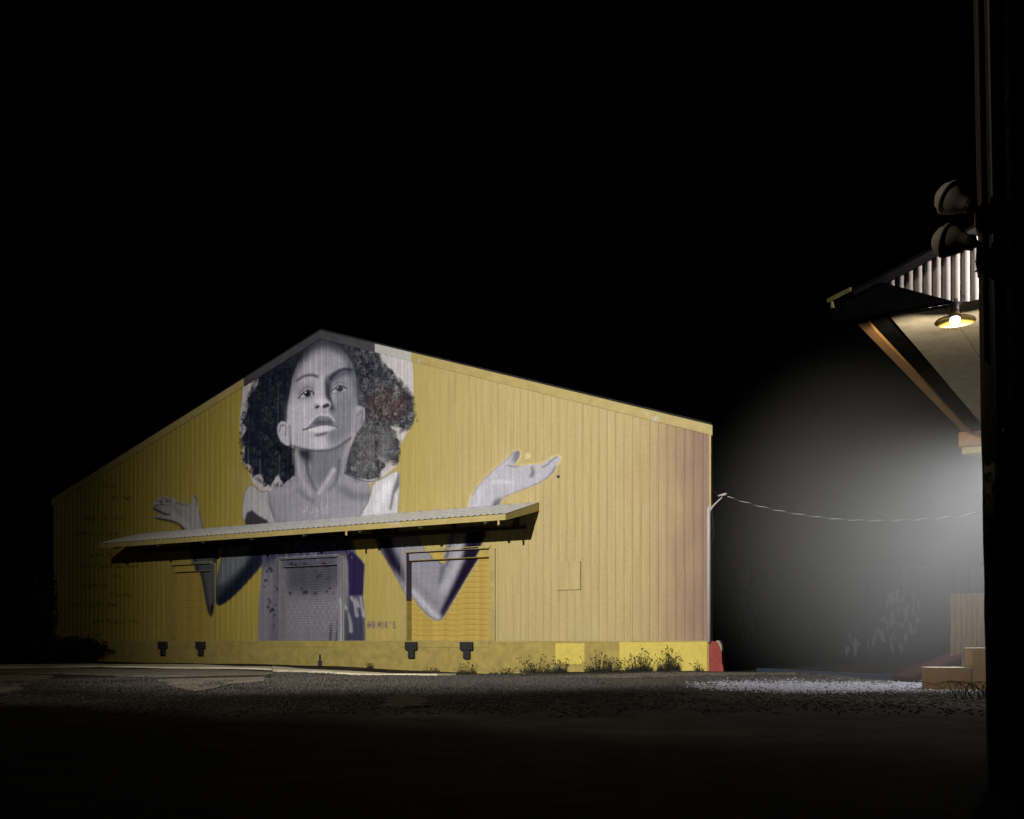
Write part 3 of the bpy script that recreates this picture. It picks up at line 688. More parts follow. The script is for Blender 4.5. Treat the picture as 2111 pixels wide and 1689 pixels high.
# tags near the roof edge
def scribble(x, y, w, h, n, col, lw, op, pid=LET):
    cw = w/n
    for i in range(n):
        a = x + i*cw; k = rs.randint(3, 6)
        stroke([(a+rs.uniform(0, cw*.85), y+rs.uniform(0, h)) for _ in range(k)], lw, col, .5, op, pid, True, False)
scribble(789, 715, 22, 11, 5, (40,40,46), 1.8, .9); scribble(814, 719, 10, 10, 2, (40,40,46), 1.8, .9)

# right hand
hand = A6([(380,1060),(400,960),(440,850),(550,690),(650,590),(750,500),(860,410),(960,312),(1015,288),(1046,310),(1045,370),(1000,430),(950,495),(1050,488),(1160,473),(1290,466),(1380,428),(1465,368),(1518,356),(1542,380),(1530,430),(1495,490),(1462,560),(1410,622),(1270,712),(1150,752),(1040,792),(950,830),(850,872),(800,940),(740,1060)])
stroke(np.vstack([hand, hand[:1]]), 5, (224,206,160), 1.5, .5, HANDR, True, False)
fill(smooth(hand), T(180, 0, 10), .8, 1, HANDR)
stroke(A6([(440,850),(550,690),(650,590),(860,410),(960,312)]), 3, T(120), 1.2, .6, 0, False)
fill(A6([(960,320),(1015,292),(1044,310),(1042,370),(960,480),(950,400)]), T(118), 2, .8, 0, False)
stroke(A6([(880,478),(950,498),(1050,488)]), 2, T(96), .8, .8, 0, False)
fill(A6([(1170,490),(1200,500),(1225,580),(1200,630),(1150,630),(1180,560)]), T(112), 1.5, .75, 0, False)
stroke(A6([(1320,505),(1400,460),(1450,400),(1500,370)]), 2.2, T(92), .8, .8, 0, False)
stroke(A6([(1480,500),(1420,610),(1270,715),(1040,800),(860,872)]), 4, T(112), 1.6, .8, 0, False)
fill(A6([(690,1060),(690,960),(740,900),(830,880),(780,980),(740,1060)]), T(92), 3, .8, 0, False)
stroke(A6([(700,690),(850,685),(950,690)]), 5, T(226), 2.5, .5, 0, False); stroke(A6([(560,760),(520,900),(500,1010)]), 8, T(214), 4, .4, 0, False)
# small spiral between thumb and fingers
sp = [(1088+(t*5.2)*math.cos(t*15), 940+(t*5.8)*math.sin(t*15)) for t in np.linspace(.1, 1, 30)]
fill(ell(1088, 940, 7, 7.5), (214,196,148), 1.2, .4, LET); stroke(sp, 1.2, (236,226,206), .5, .9, 0, True, False); stroke(sp, .9, (170,150,120), .5, .5, 0, True, False)

# left hand
lh = A8([(150,300),(185,250),(240,208),(330,205),(400,220),(470,215),(505,265),(640,298),(740,330),(782,312),(796,180),(812,160),(845,178),(872,225),(872,350),(912,450),(952,620),(985,800),(640,800),(560,668),(430,622),(165,575),(165,505),(330,512),(140,430),(130,380)])
fill(smooth(lh), T(156, 2, 2), .9, 1, HANDL)
for a_, c_ in (((470,330),(150,310)), ((480,300),(215,235)), ((490,290),(330,212)), ((500,300),(455,225)), ((430,545),(165,540))):
    stroke(A8([a_, c_]), 6.5, T(160, 2, 2), .8, .9, HANDL); 
for p_ in ([(150,345),(260,330),(400,345)], [(200,262),(300,275),(420,300)], [(300,225),(360,250),(440,280)], [(395,225),(440,245)], [(520,290),(600,330),(740,345)]):
    stroke(A8(p_), (2.2, 1.2), T(66, 2, 4), .7, .85, 0, False)
stroke(A8([(135,395),(250,455),(330,490),(410,497)]), (5, 3), T(40, 2, 6), .9, .95, 0, False)
stroke(A8([(165,568),(300,590),(450,620),(560,665),(650,760)]), (6, 8), T(42, 2, 8), 1, .95, 0, False)
stroke(A8([(250,270),(290,330)]), 3, T(52), .8, .9, 0, False); stroke(A8([(350,240),(385,280)]), 3, T(70), .8, .8, 0, False); stroke(A8([(160,330),(260,400)]), 2, T(80), .8, .7, 0, False)
fill(A8([(800,165),(845,178),(872,225),(870,360),(850,300),(840,215)]), T(60), 1, .9, 0, False)
stroke(A8([(905,440),(950,620),(980,790)]), 3, T(80), 1, .8, 0, False)
stroke(A8([(480,520),(600,600),(720,720)]), 12, T(190, 0, 2), 5, .4, 0, False); stroke(A8([(430,300),(520,420),(600,520)]), 6, T(128), 3, .5, 0, False)
for p in ([(370,25),(340,50),(365,55)], [(585,225),(640,190),(710,155)], [(560,170),(600,150)], [(540,260),(520,250)]):
    stroke([(300+x/8.119+ (0), 1000+y/8.119) for x, y in p], 1.6, (206,186,120), .6, .6, LET)

# arms below the canopy
fill(smooth([(386,1092),(455,1092),(449,1150),(447,1200),(443,1270),(430,1276),(418,1266),(408,1205),(396,1160)]), T(98, -4, 14), .9, 1, ARML)
stroke([(400,1095),(402,1160),(412,1210),(421,1266)], 5, T(42), 1.5, .85, 0, False); fill([(421,1248),(446,1246),(442,1278),(424,1278)], T(34), 2, .9, 0, False)
fill([(426,1100),(452,1100),(448,1160),(440,1160)], T(48), 2, .7, 0, False)
fill(smooth([(470,1092),(565,1080),(552,1150),(530,1180),(478,1236),(444,1256),(444,1205),(456,1150)]), T(76, -5, 12), 1.2, 1, ARML)
fill([(470,1120),(520,1112),(505,1165),(460,1205),(448,1210),(452,1165)], T(138, -5, 8), 5, .75, 0, False)
fill([(555,1095),(552,1150),(480,1236),(446,1258),(446,1235),(490,1190),(525,1140)], T(34, -6, 22), 4, .9, 0, False)
ra = smooth([(760,1085),(850,1085),(868,1122),(905,1170),(917,1140),(928,1085),(1012,1085),(985,1140),(960,1180),(925,1240),(905,1275),(893,1281),(872,1270),(838,1228),(805,1170),(775,1120)])
fill(ra, T(150, 0, 12), .9, 1, ARMR)
fill([(965,1085),(1010,1085),(985,1145),(925,1240),(903,1275),(898,1262),(925,1205),(950,1150)], (34,26,56), 3.2, 1.0, 0, False)
fill([(762,1085),(806,1085),(812,1130),(832,1170),(838,1205),(800,1165)], (32,27,54), 5, 1.0, 0, False)
stroke([(905,1168),(900,1190),(897,1202)], (10, 4), T(96, 0, 26), 2.5, .8, 0, False)
stroke(np.vstack([ra, ra[:1]]), 2.2, (40,34,66), 1.0, .75, 0, False, False)
stroke([(842,1218),(868,1250),(893,1272)], 9, T(210), 3.5, .6, 0, False); stroke([(846,1195),(880,1235),(895,1250)], 7, T(128, 4, 4), 4, .6, 0, False)
stroke([(868,1108),(880,1130),(900,1160)], 4, T(66, 0, 26), 1.5, .8, 0, False); stroke([(935,1100),(922,1140),(912,1165)], 4, T(70, 0, 24), 1.5, .7, 0, False)
stroke([(952,1120),(930,1170),(905,1220)], 10, T(206), 5, .5, 0, False)
# dress
dr = A7([(330,100),(1300,80),(1320,235),(1345,330),(1400,390),(1440,440),(1430,650),(1425,800),(1440,1000),(1445,1285),(275,1285),(285,900),(305,600),(320,400)])
fill(dr, T(136, 0, 10), .8, 1, DRESS)
fill(A7([(310,80),(1330,80),(1330,330),(1180,360),(500,390),(310,520)]), (58,52,92), 9, .9, 0, False)
fill(A7([(520,390),(1140,360),(1140,640),(900,760),(520,740)]), T(80, 2, 18), 10, .85, 0, False)
fill(A7([(1220,250),(1345,330),(1440,440),(1428,780),(1260,790),(1255,450)]), (46,36,82), 1.6, .95, 0, False)
fill(A7([(1250,790),(1425,790),(1445,1285),(1230,1285)]), (72,70,92), 3, .9, 0, False)
for a in ([(1290,800),(1330,860),(1350,1000)], [(1390,800),(1405,900),(1425,1000)], [(1180,820),(1200,1000),(1190,1280)], [(1230,900),(1280,1050),(1285,1170)], [(1340,820),(1370,900)]):
    stroke(A7(a), (4, 7), T(182), 1.4, .75, 0, False)
stroke(A7([(1120,880),(1100,1000),(1090,1280)]), (4, 8), T(66), 1.4, .8, 0, False); stroke(A7([(1240,950),(1230,1100),(1240,1280)]), 7, T(66), 2, .7, 0, False); stroke(A7([(1020,1100),(1010,1280)]), 5, T(60), 1.2, .8, 0, False)
fill(A7([(430,420),(520,420),(500,1285),(400,1285),(430,800)]), T(104), 4, .6, 0, False)
for _ in range(46):
    x, y = rs.uniform(330, 1130), rs.uniform(430, 800) if rs.rand() < .75 else rs.uniform(800, 1150)
    if y > 800 and x > 500: x = rs.uniform(380, 490)
    fill(ell(*A7([(x, y)])[0], rs.uniform(1.5, 4.5), rs.uniform(2, 4.5), rs.uniform(0, 3)), (40,34,62), .9, rs.uniform(.6, .95), 0, False)
for _ in range(60):
    x = rs.uniform(330, 1330); y = rs.uniform(150, 360); stroke(A7([(x, y), (x+rs.uniform(-25, 25), y+rs.uniform(10, 50))]), 1.6, T(rs.uniform(110, 190), 4, 26), .6, .5, 0, False, False)
for i in range(9):
    for j in range(3):
        x = 560+i*62; y = 850+j*110; stroke(A7([(x, y), (x+31, y+55), (x, y+110)]), 1.2, T(200), .6, .24, 0, False, False); stroke(A7([(x+62, y), (x+31, y+55), (x+62, y+110)]), 1.0, T(200), .6, .16, 0, False, False)
# signature and the faint dark verse on the left
def glyphs(txt, x, y, h, col, lw, op):
    G = {'@': [[(.75,.6),(.5,.35),(.3,.55),(.45,.75),(.7,.6),(.75,.4),(.8,.7),(1,.6),(.9,.15),(.5,0),(.1,.3),(.1,.75),(.5,1),(.85,.95)]], 'B': [[(.1,0),(.1,1),(.7,.85),(.65,.55),(.15,.5),(.6,.4),(.6,.05),(.1,0)]],
         'M': [[(.05,1),(.15,0),(.5,.7),(.8,0),(.95,1)]], 'I': [[(.4,0),(.4,1)]], 'K': [[(.15,0),(.15,1)], [(.8,0),(.2,.5),(.85,1)]], "'": [[(.3,0),(.2,.3)]], 'S': [[(.85,.1),(.3,.05),(.2,.4),(.8,.6),(.7,1),(.1,.9)]]}
    for ch in txt:
        w = h*(.62 if ch in '@BMKS' else .30)
        for p in G[ch]: stroke([(x+a*w, y+c*h) for a, c in p], lw, col, .5, op, LET, True, False)
        x += w*1.30
glyphs("@BMIK'S", 757, 1282, 13, (112,84,128), 1.7, .9)
for x, y, ws in ((215,997,(28,)), (228,1022,(18,22)), (190,1045,(14,)), (172,1066,(26,16,34)), (150,1096,(30,28,24)), (186,1140,(30,20)), (166,1164,(34,26,14,26)), (228,1184,(24,)), (170,1204,(30,14)), (228,1222,(44,)), (142,1242,(28,34,26)), (192,1278,(22,40,18)), (198,1304,(12,))):
    for w_ in ws:
        scribble(x, y, w_, 9, max(2, w_//6), (44,38,16), 1.5, .75); x += w_+7
# stains on the door trim
for _ in range(22):
    x, y = rs.uniform(1007, 1017), rs.uniform(1135, 1260); fill(ell(x, y, rs.uniform(.6, 1.4), rs.uniform(.8, 2.4)), (70,58,30), .5, .7, LET)

RGB[np.isin(PID, (FACE, SHO, HANDL))] *= 1.15; RGB[PID == HAIR] *= 1.12; RGB = np.clip(.60*(RGB/.60)**1.22, 0, .8)
spray = blur(RNG.normal(0, 1, (CH, CW)), .8)*1.6 + blur(RNG.normal(0, 1, (CH, CW)), 5)*4.0
RGB *= np.clip(1 + .085*spray, .6, 1.5)[..., None]
# --- lay the paint on the wall as thin skins that follow ribs and door slats
def build_mural():
    ds = Q; dz = 0.025
    cols = np.arange(0, NP*14+1); S = cols*ds; Z = DOCK + np.arange(0, int((RIDGE-DOCK)/dz))*dz
    SS, ZZ = np.meshgrid(S, Z)
    U, V = wall_px(SS, ZZ); fx = np.clip(U-X0-.5, 0, CW-1.01); fy = np.clip(V-Y0-.5, 0, CH-1.01)
    ok = (U > X0+1) & (U < X0+CW-1) & (V > Y0+1) & (V < Y0+CH-1) & (ZZ < ztop(SS)-TR+.02)
    ix, iy = fx.astype(int), fy.astype(int); tx, ty = fx-ix, fy-iy
    def samp(a):
        e = (lambda q: q[..., None]) if a.ndim == 3 else (lambda q: q)
        return a[iy, ix]*e((1-tx)*(1-ty)) + a[iy, ix+1]*e(tx*(1-ty)) + a[iy+1, ix]*e((1-tx)*ty) + a[iy+1, ix+1]*e(tx*ty)
    # spread ids and colours outward so that every faintly covered spot has both
    pid = PID.copy()
    for _ in range(5):
        for sh in ((0,1),(0,-1),(1,0),(-1,0)):
            r = np.roll(pid, sh, (0, 1)); pid = np.where(pid == 0, r, pid)
    al = np.where(ok, samp(ALP), 0); col = samp(RGB); pd = pid[np.round(fy).astype(int), np.round(fx).astype(int)]
    zone = np.zeros(SS.shape, int); Yv = -rib(SS) - 0.004
    for k, (a, c, pitch) in enumerate(doors):
        dm = (SS >= a-1e-4) & (SS <= c+1e-4) & (ZZ <= DHEAD+1e-4)
        Yd = REC - slat_bulge(ZZ, pitch) - 0.004
        core = (SS > a+.014) & (SS < c-.014) & (ZZ < DHEAD-.30)
        hood = (SS > a+.03) & (SS < c-.03) & (ZZ >= DHEAD-.30) & (ZZ < DHEAD-.02)
        Yv = np.where(core, Yd, Yv); Yv = np.where(hood, 0.06-.004, Yv)
        zone = np.where(dm, 90, zone); zone = np.where(core, k+1, zone); zone = np.where(hood, 10+k, zone)
        fr = (((SS > a-.262) & (SS < a-.008)) | ((SS > c+.008) & (SS < c+.262))) & (ZZ <= DHEAD+.005)
        Yv = np.where(fr, -.055-.004, Yv); zone = np.where(fr, 20+k, zone)
        hd = (SS > a-.05) & (SS < c+.05) & (ZZ >= DHEAD+.012) & (ZZ <= DHEAD+.098)
        Yv = np.where(hd, -.104, Yv); zone = np.where(hd, 30+k, zone)
    q = lambda a: (a[:-1, :-1], a[:-1, 1:], a[1:, 1:], a[1:, :-1])
    za = q(zone); same = (za[0] == za[1]) & (za[0] == za[2]) & (za[0] == za[3]) & (za[0] != 90)
    keep = same & (np.maximum.reduce(q(al)) > 0.012)
    fid = np.where(keep, pd[:-1, :-1], 0); idx = np.arange(SS.size).reshape(SS.shape); iq = q(idx)
    P = np.stack([SS, Yv, ZZ], -1).reshape(-1, 3); C = np.concatenate([col, al[..., None]], -1).reshape(-1, 4)
    root = None
    for pid_, nm, lab in ((BGD, 'mural', 'grey and white painted figure with curly hair and two raised open hands'), (HAIR, 'painted_hair', 'dark blue and grey painted curls'), (FACE, 'painted_face', 'pale grey painted face looking down at the yard'),
                          (SHO, 'painted_shoulders', None), (DRESS, 'painted_dress', 'violet and grey painted dress across the middle door'), (HANDL, 'painted_hand', 'dim grey painted hand at the left above the canopy'), (HANDR, 'painted_hand', 'bright grey painted hand above the right end of the canopy'),
                          (ARML, 'painted_arm', None), (ARMR, 'painted_arm', None), (LET, 'painted_lettering', None)):
        m = fid == pid_
        if not m.any(): continue
        f = np.stack([a[m] for a in iq], -1); used, inv = np.unique(f, return_inverse=True); f = inv.reshape(f.shape)
        me = bpy.data.meshes.new(nm); me.vertices.add(len(used)); me.vertices.foreach_set('co', P[used].reshape(-1))
        me.loops.add(f.size); me.loops.foreach_set('vertex_index', f.reshape(-1).astype(np.int32))
        me.polygons.add(len(f)); me.polygons.foreach_set('loop_start', np.arange(0, f.size, 4, dtype=np.int32)); me.update(calc_edges=True)
        ca = me.color_attributes.new('paint', 'FLOAT_COLOR', 'POINT'); ca.data.foreach_set('color', C[used].astype(np.float32).reshape(-1))
        me.materials.append(M_MURAL)
        o = link_mesh(nm, me, root or wh)
        if root is None: root = o
        if lab: o['label'] = lab
        if pid_ == LET: o['kind'] = 'stuff'
build_mural()

# ================================================================== right-hand building with awning
E0 = np.array([5.42, 16.0]); UD = np.array([0.54, 0.8417]); VD = np.array([0.8417, -0.54])
AANG = math.atan2(VD[1], VD[0])          # local x = away from the eave (right), local y = along the eave, away from us
sh = empty('awning_building', (E0[0], E0[1], 0), AANG)
tag(sh, 'dark building with a deep lamp-lit awning beside the utility pole', 'building')
M_ORANGE = mat('orange_timber', (0.42, 0.21, 0.06), 0.7, var=0.25, scale=3, stretch=(6, .6, 6))
M_SOFFIT = mat('beige_soffit_board', (0.38, 0.32, 0.225), 0.85, var=0.18, scale=5, bump=0.2, dirt=(0.25, 0.17, 0.08), dscale=1.2)
M_DARKTIM = mat('dark_timber', (0.010, 0.010, 0.010), 0.95, var=0.4, spec=0.0)
M_CORR = mat('pale_corrugated_sheet', (0.62, 0.57, 0.54), 0.5, var=0.12, scale=3)
M_PLASTER = mat('dark_plaster', (0.05, 0.05, 0.052), 0.9, var=0.3, bump=.3)
AL = 9.9
MB().box(.0, .165, 0.0, AL, 5.97, 6.03).build('eave_beam', M_ORANGE, sh, bevel=.01)
MB().box(.167, .50, .05, AL, 6.04, 6.10).build('dark_gap_strip', M_DARKTIM, sh)  # dark strip filling the shaded gap between beam and soffit
nb = 8
for j in range(nb):
    y0 = j*AL/nb + .012; MB().box(.502, 5.2, y0, (j+1)*AL/nb, 6.0+random.uniform(0, .012), 6.05).build('soffit_board', M_SOFFIT, sh)
for j in range(4):
    x = 1.3 + j*1.1; MB().box(x-.02, x+.02, .02, AL, 5.985, 5.999).build('batten', M_SOFFIT, sh)
# far bracket: a stack of carved blocks where the eave beam lands on its post
MB().box(-.08, .60, AL-.1, AL+.5, 5.62, 5.968).build('bracket_block', M_ORANGE, sh, bevel=.03)
MB().box(-.02, .50, AL-.04, AL+.44, 5.44, 5.618).build('bracket_block', mat('gold_paint', (.48, .36, .06), .55), sh, bevel=.03)
MB().box(.602, 4.6, AL+.06, AL+.36, 5.64, 5.94).build('tie_beam', M_DARKTIM, sh)
# roof plane, dark gable end and corrugated gable infill
def zroof(x): return 6.28 + 0.36*(x+.35)
MB().hexa([(.02,-.35,zroof(.02)-.05),(6.2,-.35,zroof(6.2)-.05),(6.2,AL+1,zroof(6.2)-.05),(.02,AL+1,zroof(.02)-.05),
           (.02,-.35,zroof(.02)),(6.2,-.35,zroof(6.2)),(6.2,AL+1,zroof(6.2)),(.02,AL+1,zroof(.02))]).build('roof', M_ROOFDARK, sh)
MB().prism([(-.40,-.22,6.20),(-.28,-.22,6.02),(.30,-.22,6.0),(1.42,-.22,6.02),(.42,-.22,zroof(.42)-.07)], (0, .12, 0)).build('gable_board', M_DARKTIM, sh)
MB().hexa([(-.36,-.40,6.27),(.0,-.40,6.39),(.0,-.352,6.39),(-.36,-.352,6.27),(-.36,-.40,6.32),(.0,-.40,6.44),(.0,-.352,6.44),(-.36,-.352,6.32)]).build('barge_tip', mat('olive_paint', (.35, .33, .12), .6), sh)
MB().tube([(-.29,-.37,6.27),(-.28,-.37,6.17)], [.022, .03], 8).build('gutter_outlet', mat('olive_paint_spout', (.35, .33, .12), .6), sh)
ncor = 22; cw = .132; x = .20
for j in range(ncor):
    mb = MB(); xs = [x, x+.03, x+.066, x+.102, x+cw]; hs = [0, .03, .042, .03, 0]
    for q in (0, 1):
        for a, h in zip(xs, hs): mb.v.append((a, .0-h, 6.03 if q == 0 else zroof(a)-.06))
    mb.f = [(i, i+1, 6+i, 5+i) for i in range(4)]; mb.build('gable_rib', M_CORR, sh, smooth=True); x += cw
MB().box(4.6, 5.2, .0, AL, 0, 5.98).build('wall', M_PLASTER, sh)
MB().prism([(3.10, .02, 6.03), (5.2, .02, 6.03), (5.2, .02, zroof(5.2)-.06), (3.10, .02, zroof(3.1)-.06)], (0, .05, 0)).build('gable_wall', M_PLASTER, sh)

M_ENAM = mat('dark_amber_shade', (0.075, 0.048, 0.006), 0.4, var=0.08)
M_BULB, nt, b = mat_new('glowing_bulb'); b.inputs['Emission Color'].default_value = (.62, .76, 1, 1); b.inputs['Emission Strength'].default_value = 6
def awning_lamp(p, label, topz, wallpt):
    r = empty('awning_lamp', p); tag(r, label, 'lamp', 'lamps under the awning')
    MB().lathe([(.285, .0), (.27, .025), (.18, .05), (.09, .085), (.055, .14), (.05, .24), (.0, .25)], 28).build('shade', M_ENAM, r, smooth=True)
    MB().lathe([(.056, .13), (.062, .16), (.058, .28), (.0, .29)], 16).build('neck', M_BLACKSTEEL, r, smooth=True)
    MB().lathe([(0, -.035), (.05, -.025), (.075, .01), (.07, .05), (.03, .085), (0, .09)], 16).build('bulb', M_BULB, r, smooth=True)
    MB().tube([(0, 0, .28), (0, 0, topz*.7+.08), tuple((Vector(wallpt)-Vector(p))*.5 + Vector((0, 0, .06))), tuple(Vector(wallpt)-Vector(p))], .016, 8).build('arm', M_BLACKSTEEL, r)
    return r
def LOC(x, y, z): q = E0 + VD*x + UD*y; return Vector((q[0], q[1], z))
# lamps hang with the bulb just under the rim, the light sits below the bulb
awning_lamp(AWN1 + Vector((0, 0, .05)), 'lit lamp with a flat yellow shade hanging at the near end of the awning', .36, LOC(1.55, -.06, 6.12))
awning_lamp(AWN2 + Vector((0, 0, .05)), 'lit lamp behind the utility pole at the far end of the awning', .30, tuple(AWN2 + Vector((0, 0, .40))))
gb = empty('added_wall_bulb', (7.86, 14.05, 6.62)); tag(gb, 'unseen bare bulb added on the gable wall to light the corrugated infill', 'lamp')  # fixture added to carry the extra gable light
MB().lathe([(0, .06), (.03, .05), (.04, .02), (.03, -.02), (.02, -.04), (0, -.04)], 12).build('bulb', M_BULB, gb, smooth=True)
MB().tube([(0, 0, -.04), (.02, .03, -.10), tuple(LOC(2.9, -.04, 6.5)-Vector((7.86, 14.05, 6.62)))], .018, 8).build('socket', M_BLACKSTEEL, gb)

# steps, fence, ramp edge, kerb
M_STEP = mat('ochre_painted_concrete', (0.46, 0.27, 0.085), 0.85, var=0.14, scale=3, bump=.25, bscale=30, dirt=(.30, .19, .07), dscale=2.5)
M_STEPT = mat('lit_step_top', (0.70, 0.62, 0.42), 0.85, var=0.1, scale=4, bump=.2)  # light falling on the block tops is put into this paler colour
st_ = empty('concrete_steps', (at(1914, 1421, 20.8).x, 20.8, 0), math.radians(-7)); tag(st_, 'two ochre concrete cheek blocks stepping up beside the utility pole', 'steps')
MB().box(0, .84, 0, .5, -.1, .43).build('block', M_STEP, st_, bevel=.025); MB().box(.86, 2.2, 0, .5, -.1, .83).build('block', M_STEP, st_, bevel=.025)
MB().box(-.005, .845, -.005, .505, .432, .455).build('top', M_STEPT, st_, bevel=.008); MB().box(.855, 2.2, -.005, .505, .832, .855).build('top', M_STEPT, st_, bevel=.008)
M_FENCE = mat('weathered_pine', (0.36, 0.25, 0.12), 0.85, var=0.35, scale=4, stretch=(6, 6, .5), dirt=(.15, .10, .05), dscale=5, dlo=.62, dhi=.75)
fp = at(1960, 1352, 22.3); fn = empty('fence_panel', (fp.x, 22.3, 0), math.radians(-3)); tag(fn, 'short panel of dog-eared pine fence boards behind the ochre steps', 'fence')
for j in range(8):
    bw = .102; h = random.uniform(-.01, .012); x0 = j*(bw+.014); zb = .66 + .055*j*.6; zt = 2.05 + h
    MB().prism([(x0, 0, zb), (x0+bw, 0, zb+.03), (x0+bw, 0, zt-.03), (x0+bw-.025, 0, zt), (x0+.025, 0, zt), (x0, 0, zt-.03)], (0, .022, 0)).build('board', M_FENCE, fn)
for z in (.98, 1.85): MB().box(0, 8*.116, .024, .07, z, z+.08).build('rail', M_FENCE, fn)
MB().box(.30, .40, .072, .17, 0, 1.95).build('post', M_FENCE, fn); MB().box(.78, .88, .072, .17, 0, 1.95).build('post', M_FENCE, fn)
a = at(1878, 1402, 24.0); c = at(2010, 1340, 23.2)
rp = MB().hexa([(a.x, a.y, -.02), (c.x, c.y, .66), (c.x, c.y+1.2, .66), (a.x, a.y+1.2, -.02), (a.x, a.y, .14), (c.x, c.y, .76), (c.x, c.y+1.2, .76), (a.x, a.y+1.2, .14)]).build('ramp', mat('red_ramp_paint', (.032, .007, .007), .95, var=.3, spec=.05), None, bevel=.02)
tag(rp, 'low red painted ramp rising behind the ochre steps', 'ramp')
a = px_ground(1560, 1386); c = px_ground(1872, 1404)
kb = MB().hexa([(a[0], a[1], -.1), (c[0], c[1], -.1), (c[0]+.1, c[1]+.4, -.1), (a[0]+.1, a[1]+.4, -.1), (a[0], a[1], .13), (c[0], c[1], .13), (c[0]+.1, c[1]+.4, .13), (a[0]+.1, a[1]+.4, .13)]).build('kerb', mat('blue_kerb_paint', (.012, .022, .045), .9, var=.35, dirt=(.05, .05, .05)), None, bevel=.015)
tag(kb, 'long low blue painted kerb at the back of the alley', 'kerb')

# back wall of the alley with pale graffiti
M_GRAF, nt, b = mat_new('faded_graffiti'); N = nt.nodes; L = nt.links
tc = N.new('ShaderNodeTexCoord'); mp = N.new('ShaderNodeMapping'); mp.inputs['Scale'].default_value = (2.2, 2.2, .8); L.new(tc.outputs['Object'], mp.inputs[0])
nz = N.new('ShaderNodeTexNoise'); nz.inputs['Scale'].default_value = 2.4; nz.inputs['Detail'].default_value = 7; L.new(mp.outputs[0], nz.inputs['Vector'])
rr = N.new('ShaderNodeValToRGB'); rr.color_ramp.elements[0].position = .48; rr.color_ramp.elements[0].color = (.008, .008, .009, 1); rr.color_ramp.elements[1].position = .60; rr.color_ramp.elements[1].color = (.10, .10, .14, 1)
L.new(nz.outputs['Fac'], rr.inputs[0]); L.new(rr.outputs[0], b.inputs['Base Color']); b.inputs['Roughness'].default_value = .9; b.inputs['Specular IOR Level'].default_value = 0
bk = empty('back_building', (13.2, 44.0, 0), math.radians(-6)); tag(bk, 'black clad building closing the alley behind the mist', 'building')
for j in range(20):
    MB().box(j*.7, j*.7+.69, 0, .2, -.2, 4.2).build('cladding_board', M_BLACKWALL, bk, bevel=.01)
MB().box(-.02, 14.1, .21, 8, -.2, 4.25).build('wall', M_BLACKWALL, bk)
for pts in ([(2.5, 1.7), (2.9, 2.2), (2.8, 3.0), (3.4, 3.2), (4.1, 3.1), (4.3, 2.4), (4.15, 1.2), (3.8, 1.3), (3.5, .3), (3.1, .5), (2.9, 1.1), (2.2, .4), (2.0, 1.0)], [(1.1, .3), (1.6, .25), (1.9, .9), (1.7, 1.5), (1.2, 1.3)]):
    MB().prism([(p, -.004, q) for p, q in smooth(pts)][::-1], (0, .003, 0)).build('graffiti', M_GRAF, bk)
# graffiti on the side of the warehouse
for pts in ([(3.0, 1.2), (3.6, 1.1), (4.6, 1.3), (5.0, 2.2), (4.4, 2.5), (4.1, 3.3), (3.4, 3.6), (3.0, 2.6)],):
    MB().prism([(W+RH+.004, p, q) for p, q in smooth(pts)], (.003, 0, 0)).build('graffiti', M_GRAF, wh)

# service cable: bare strand twisted round two black ones
ca, cb = Vector((6.93, 32.7, 5.62)), Vector((12.4, 26.0, 4.35)); sag = .50
def cab(t): p = ca.lerp(cb, t); p.z -= 4*sag*t*(1-t); return p
ce = empty('service_cable', ca); tag(ce, 'thin twisted service cable sagging from the warehouse corner to the awning', 'cable')
n = 90; MB().tube([cab(i/n)-ca for i in range(n+1)], .016, 6).build('insulated_core', M_RUBBER, ce)
n = 700; TW = 13.2
ax = (cb-ca).normalized(); sx = ax.cross(Vector((0, 0, 1))).normalized(); sz = sx.cross(ax)
MB().tube([cab(i/n)-ca + (sx*math.cos(i/n*TW*6.2832) + sz*math.sin(i/n*TW*6.2832))*.015 for i in range(n+1)], .007, 5).build('bare_strand', mat('bright_aluminium', (.8, .8, .8), .35, metal=.2, var=.05), ce)

# ================================================================== utility pole with floodlights, flyer, cables, weeds
M_POLE = mat('creosoted_timber', (0.030, 0.026, 0.022), 0.95, var=0.6, scale=6, stretch=(6, 6, .4), bump=.8, bscale=14)
PB = Vector((3.47, 7.0, 0)); PTOP = Vector((3.27, 7.0, 9.5))
pole = empty('utility_pole', PB); tag(pole, 'thick dark timber utility pole leaning at the right edge of the picture', 'pole')
def pol(z): return PB.lerp(PTOP, z/9.5)
n = 40
MB().tube([pol(-.3 + i*9.8/n)-PB for i in range(n+1)], [.185-.03*i/n + random.uniform(-.003, .003) for i in range(n+1)], 22).build('shaft', M_POLE, pole, smooth=True)
MB().tube([pol(z)-PB + Vector((-.195+.003*z, -.06, 0)) for z in np.linspace(2.9, 9.4, 20)], .014, 6).build('ground_wire', mat('dull_copper', (.05, .035, .025), .8), pole)
MB().tube([pol(z)-PB + Vector((-.15+.003*z, -.13, 0)) for z in np.linspace(1.9, 9.4, 20)], .018, 6).build('riser_pipe', M_BLACKSTEEL, pole)
for z, x in ((2.42, -.10), (2.06, .02), (4.15, .165), (3.85, .165), (3.56, .165), (3.2, .165)):
    MB().box(-.02, .02, -.012, .012, -.012, .012).build('staple', M_WHITE, pole, loc=pol(z)-PB + Vector((x, -math.sqrt(max(.18**2-x*x, .001)), 0)))
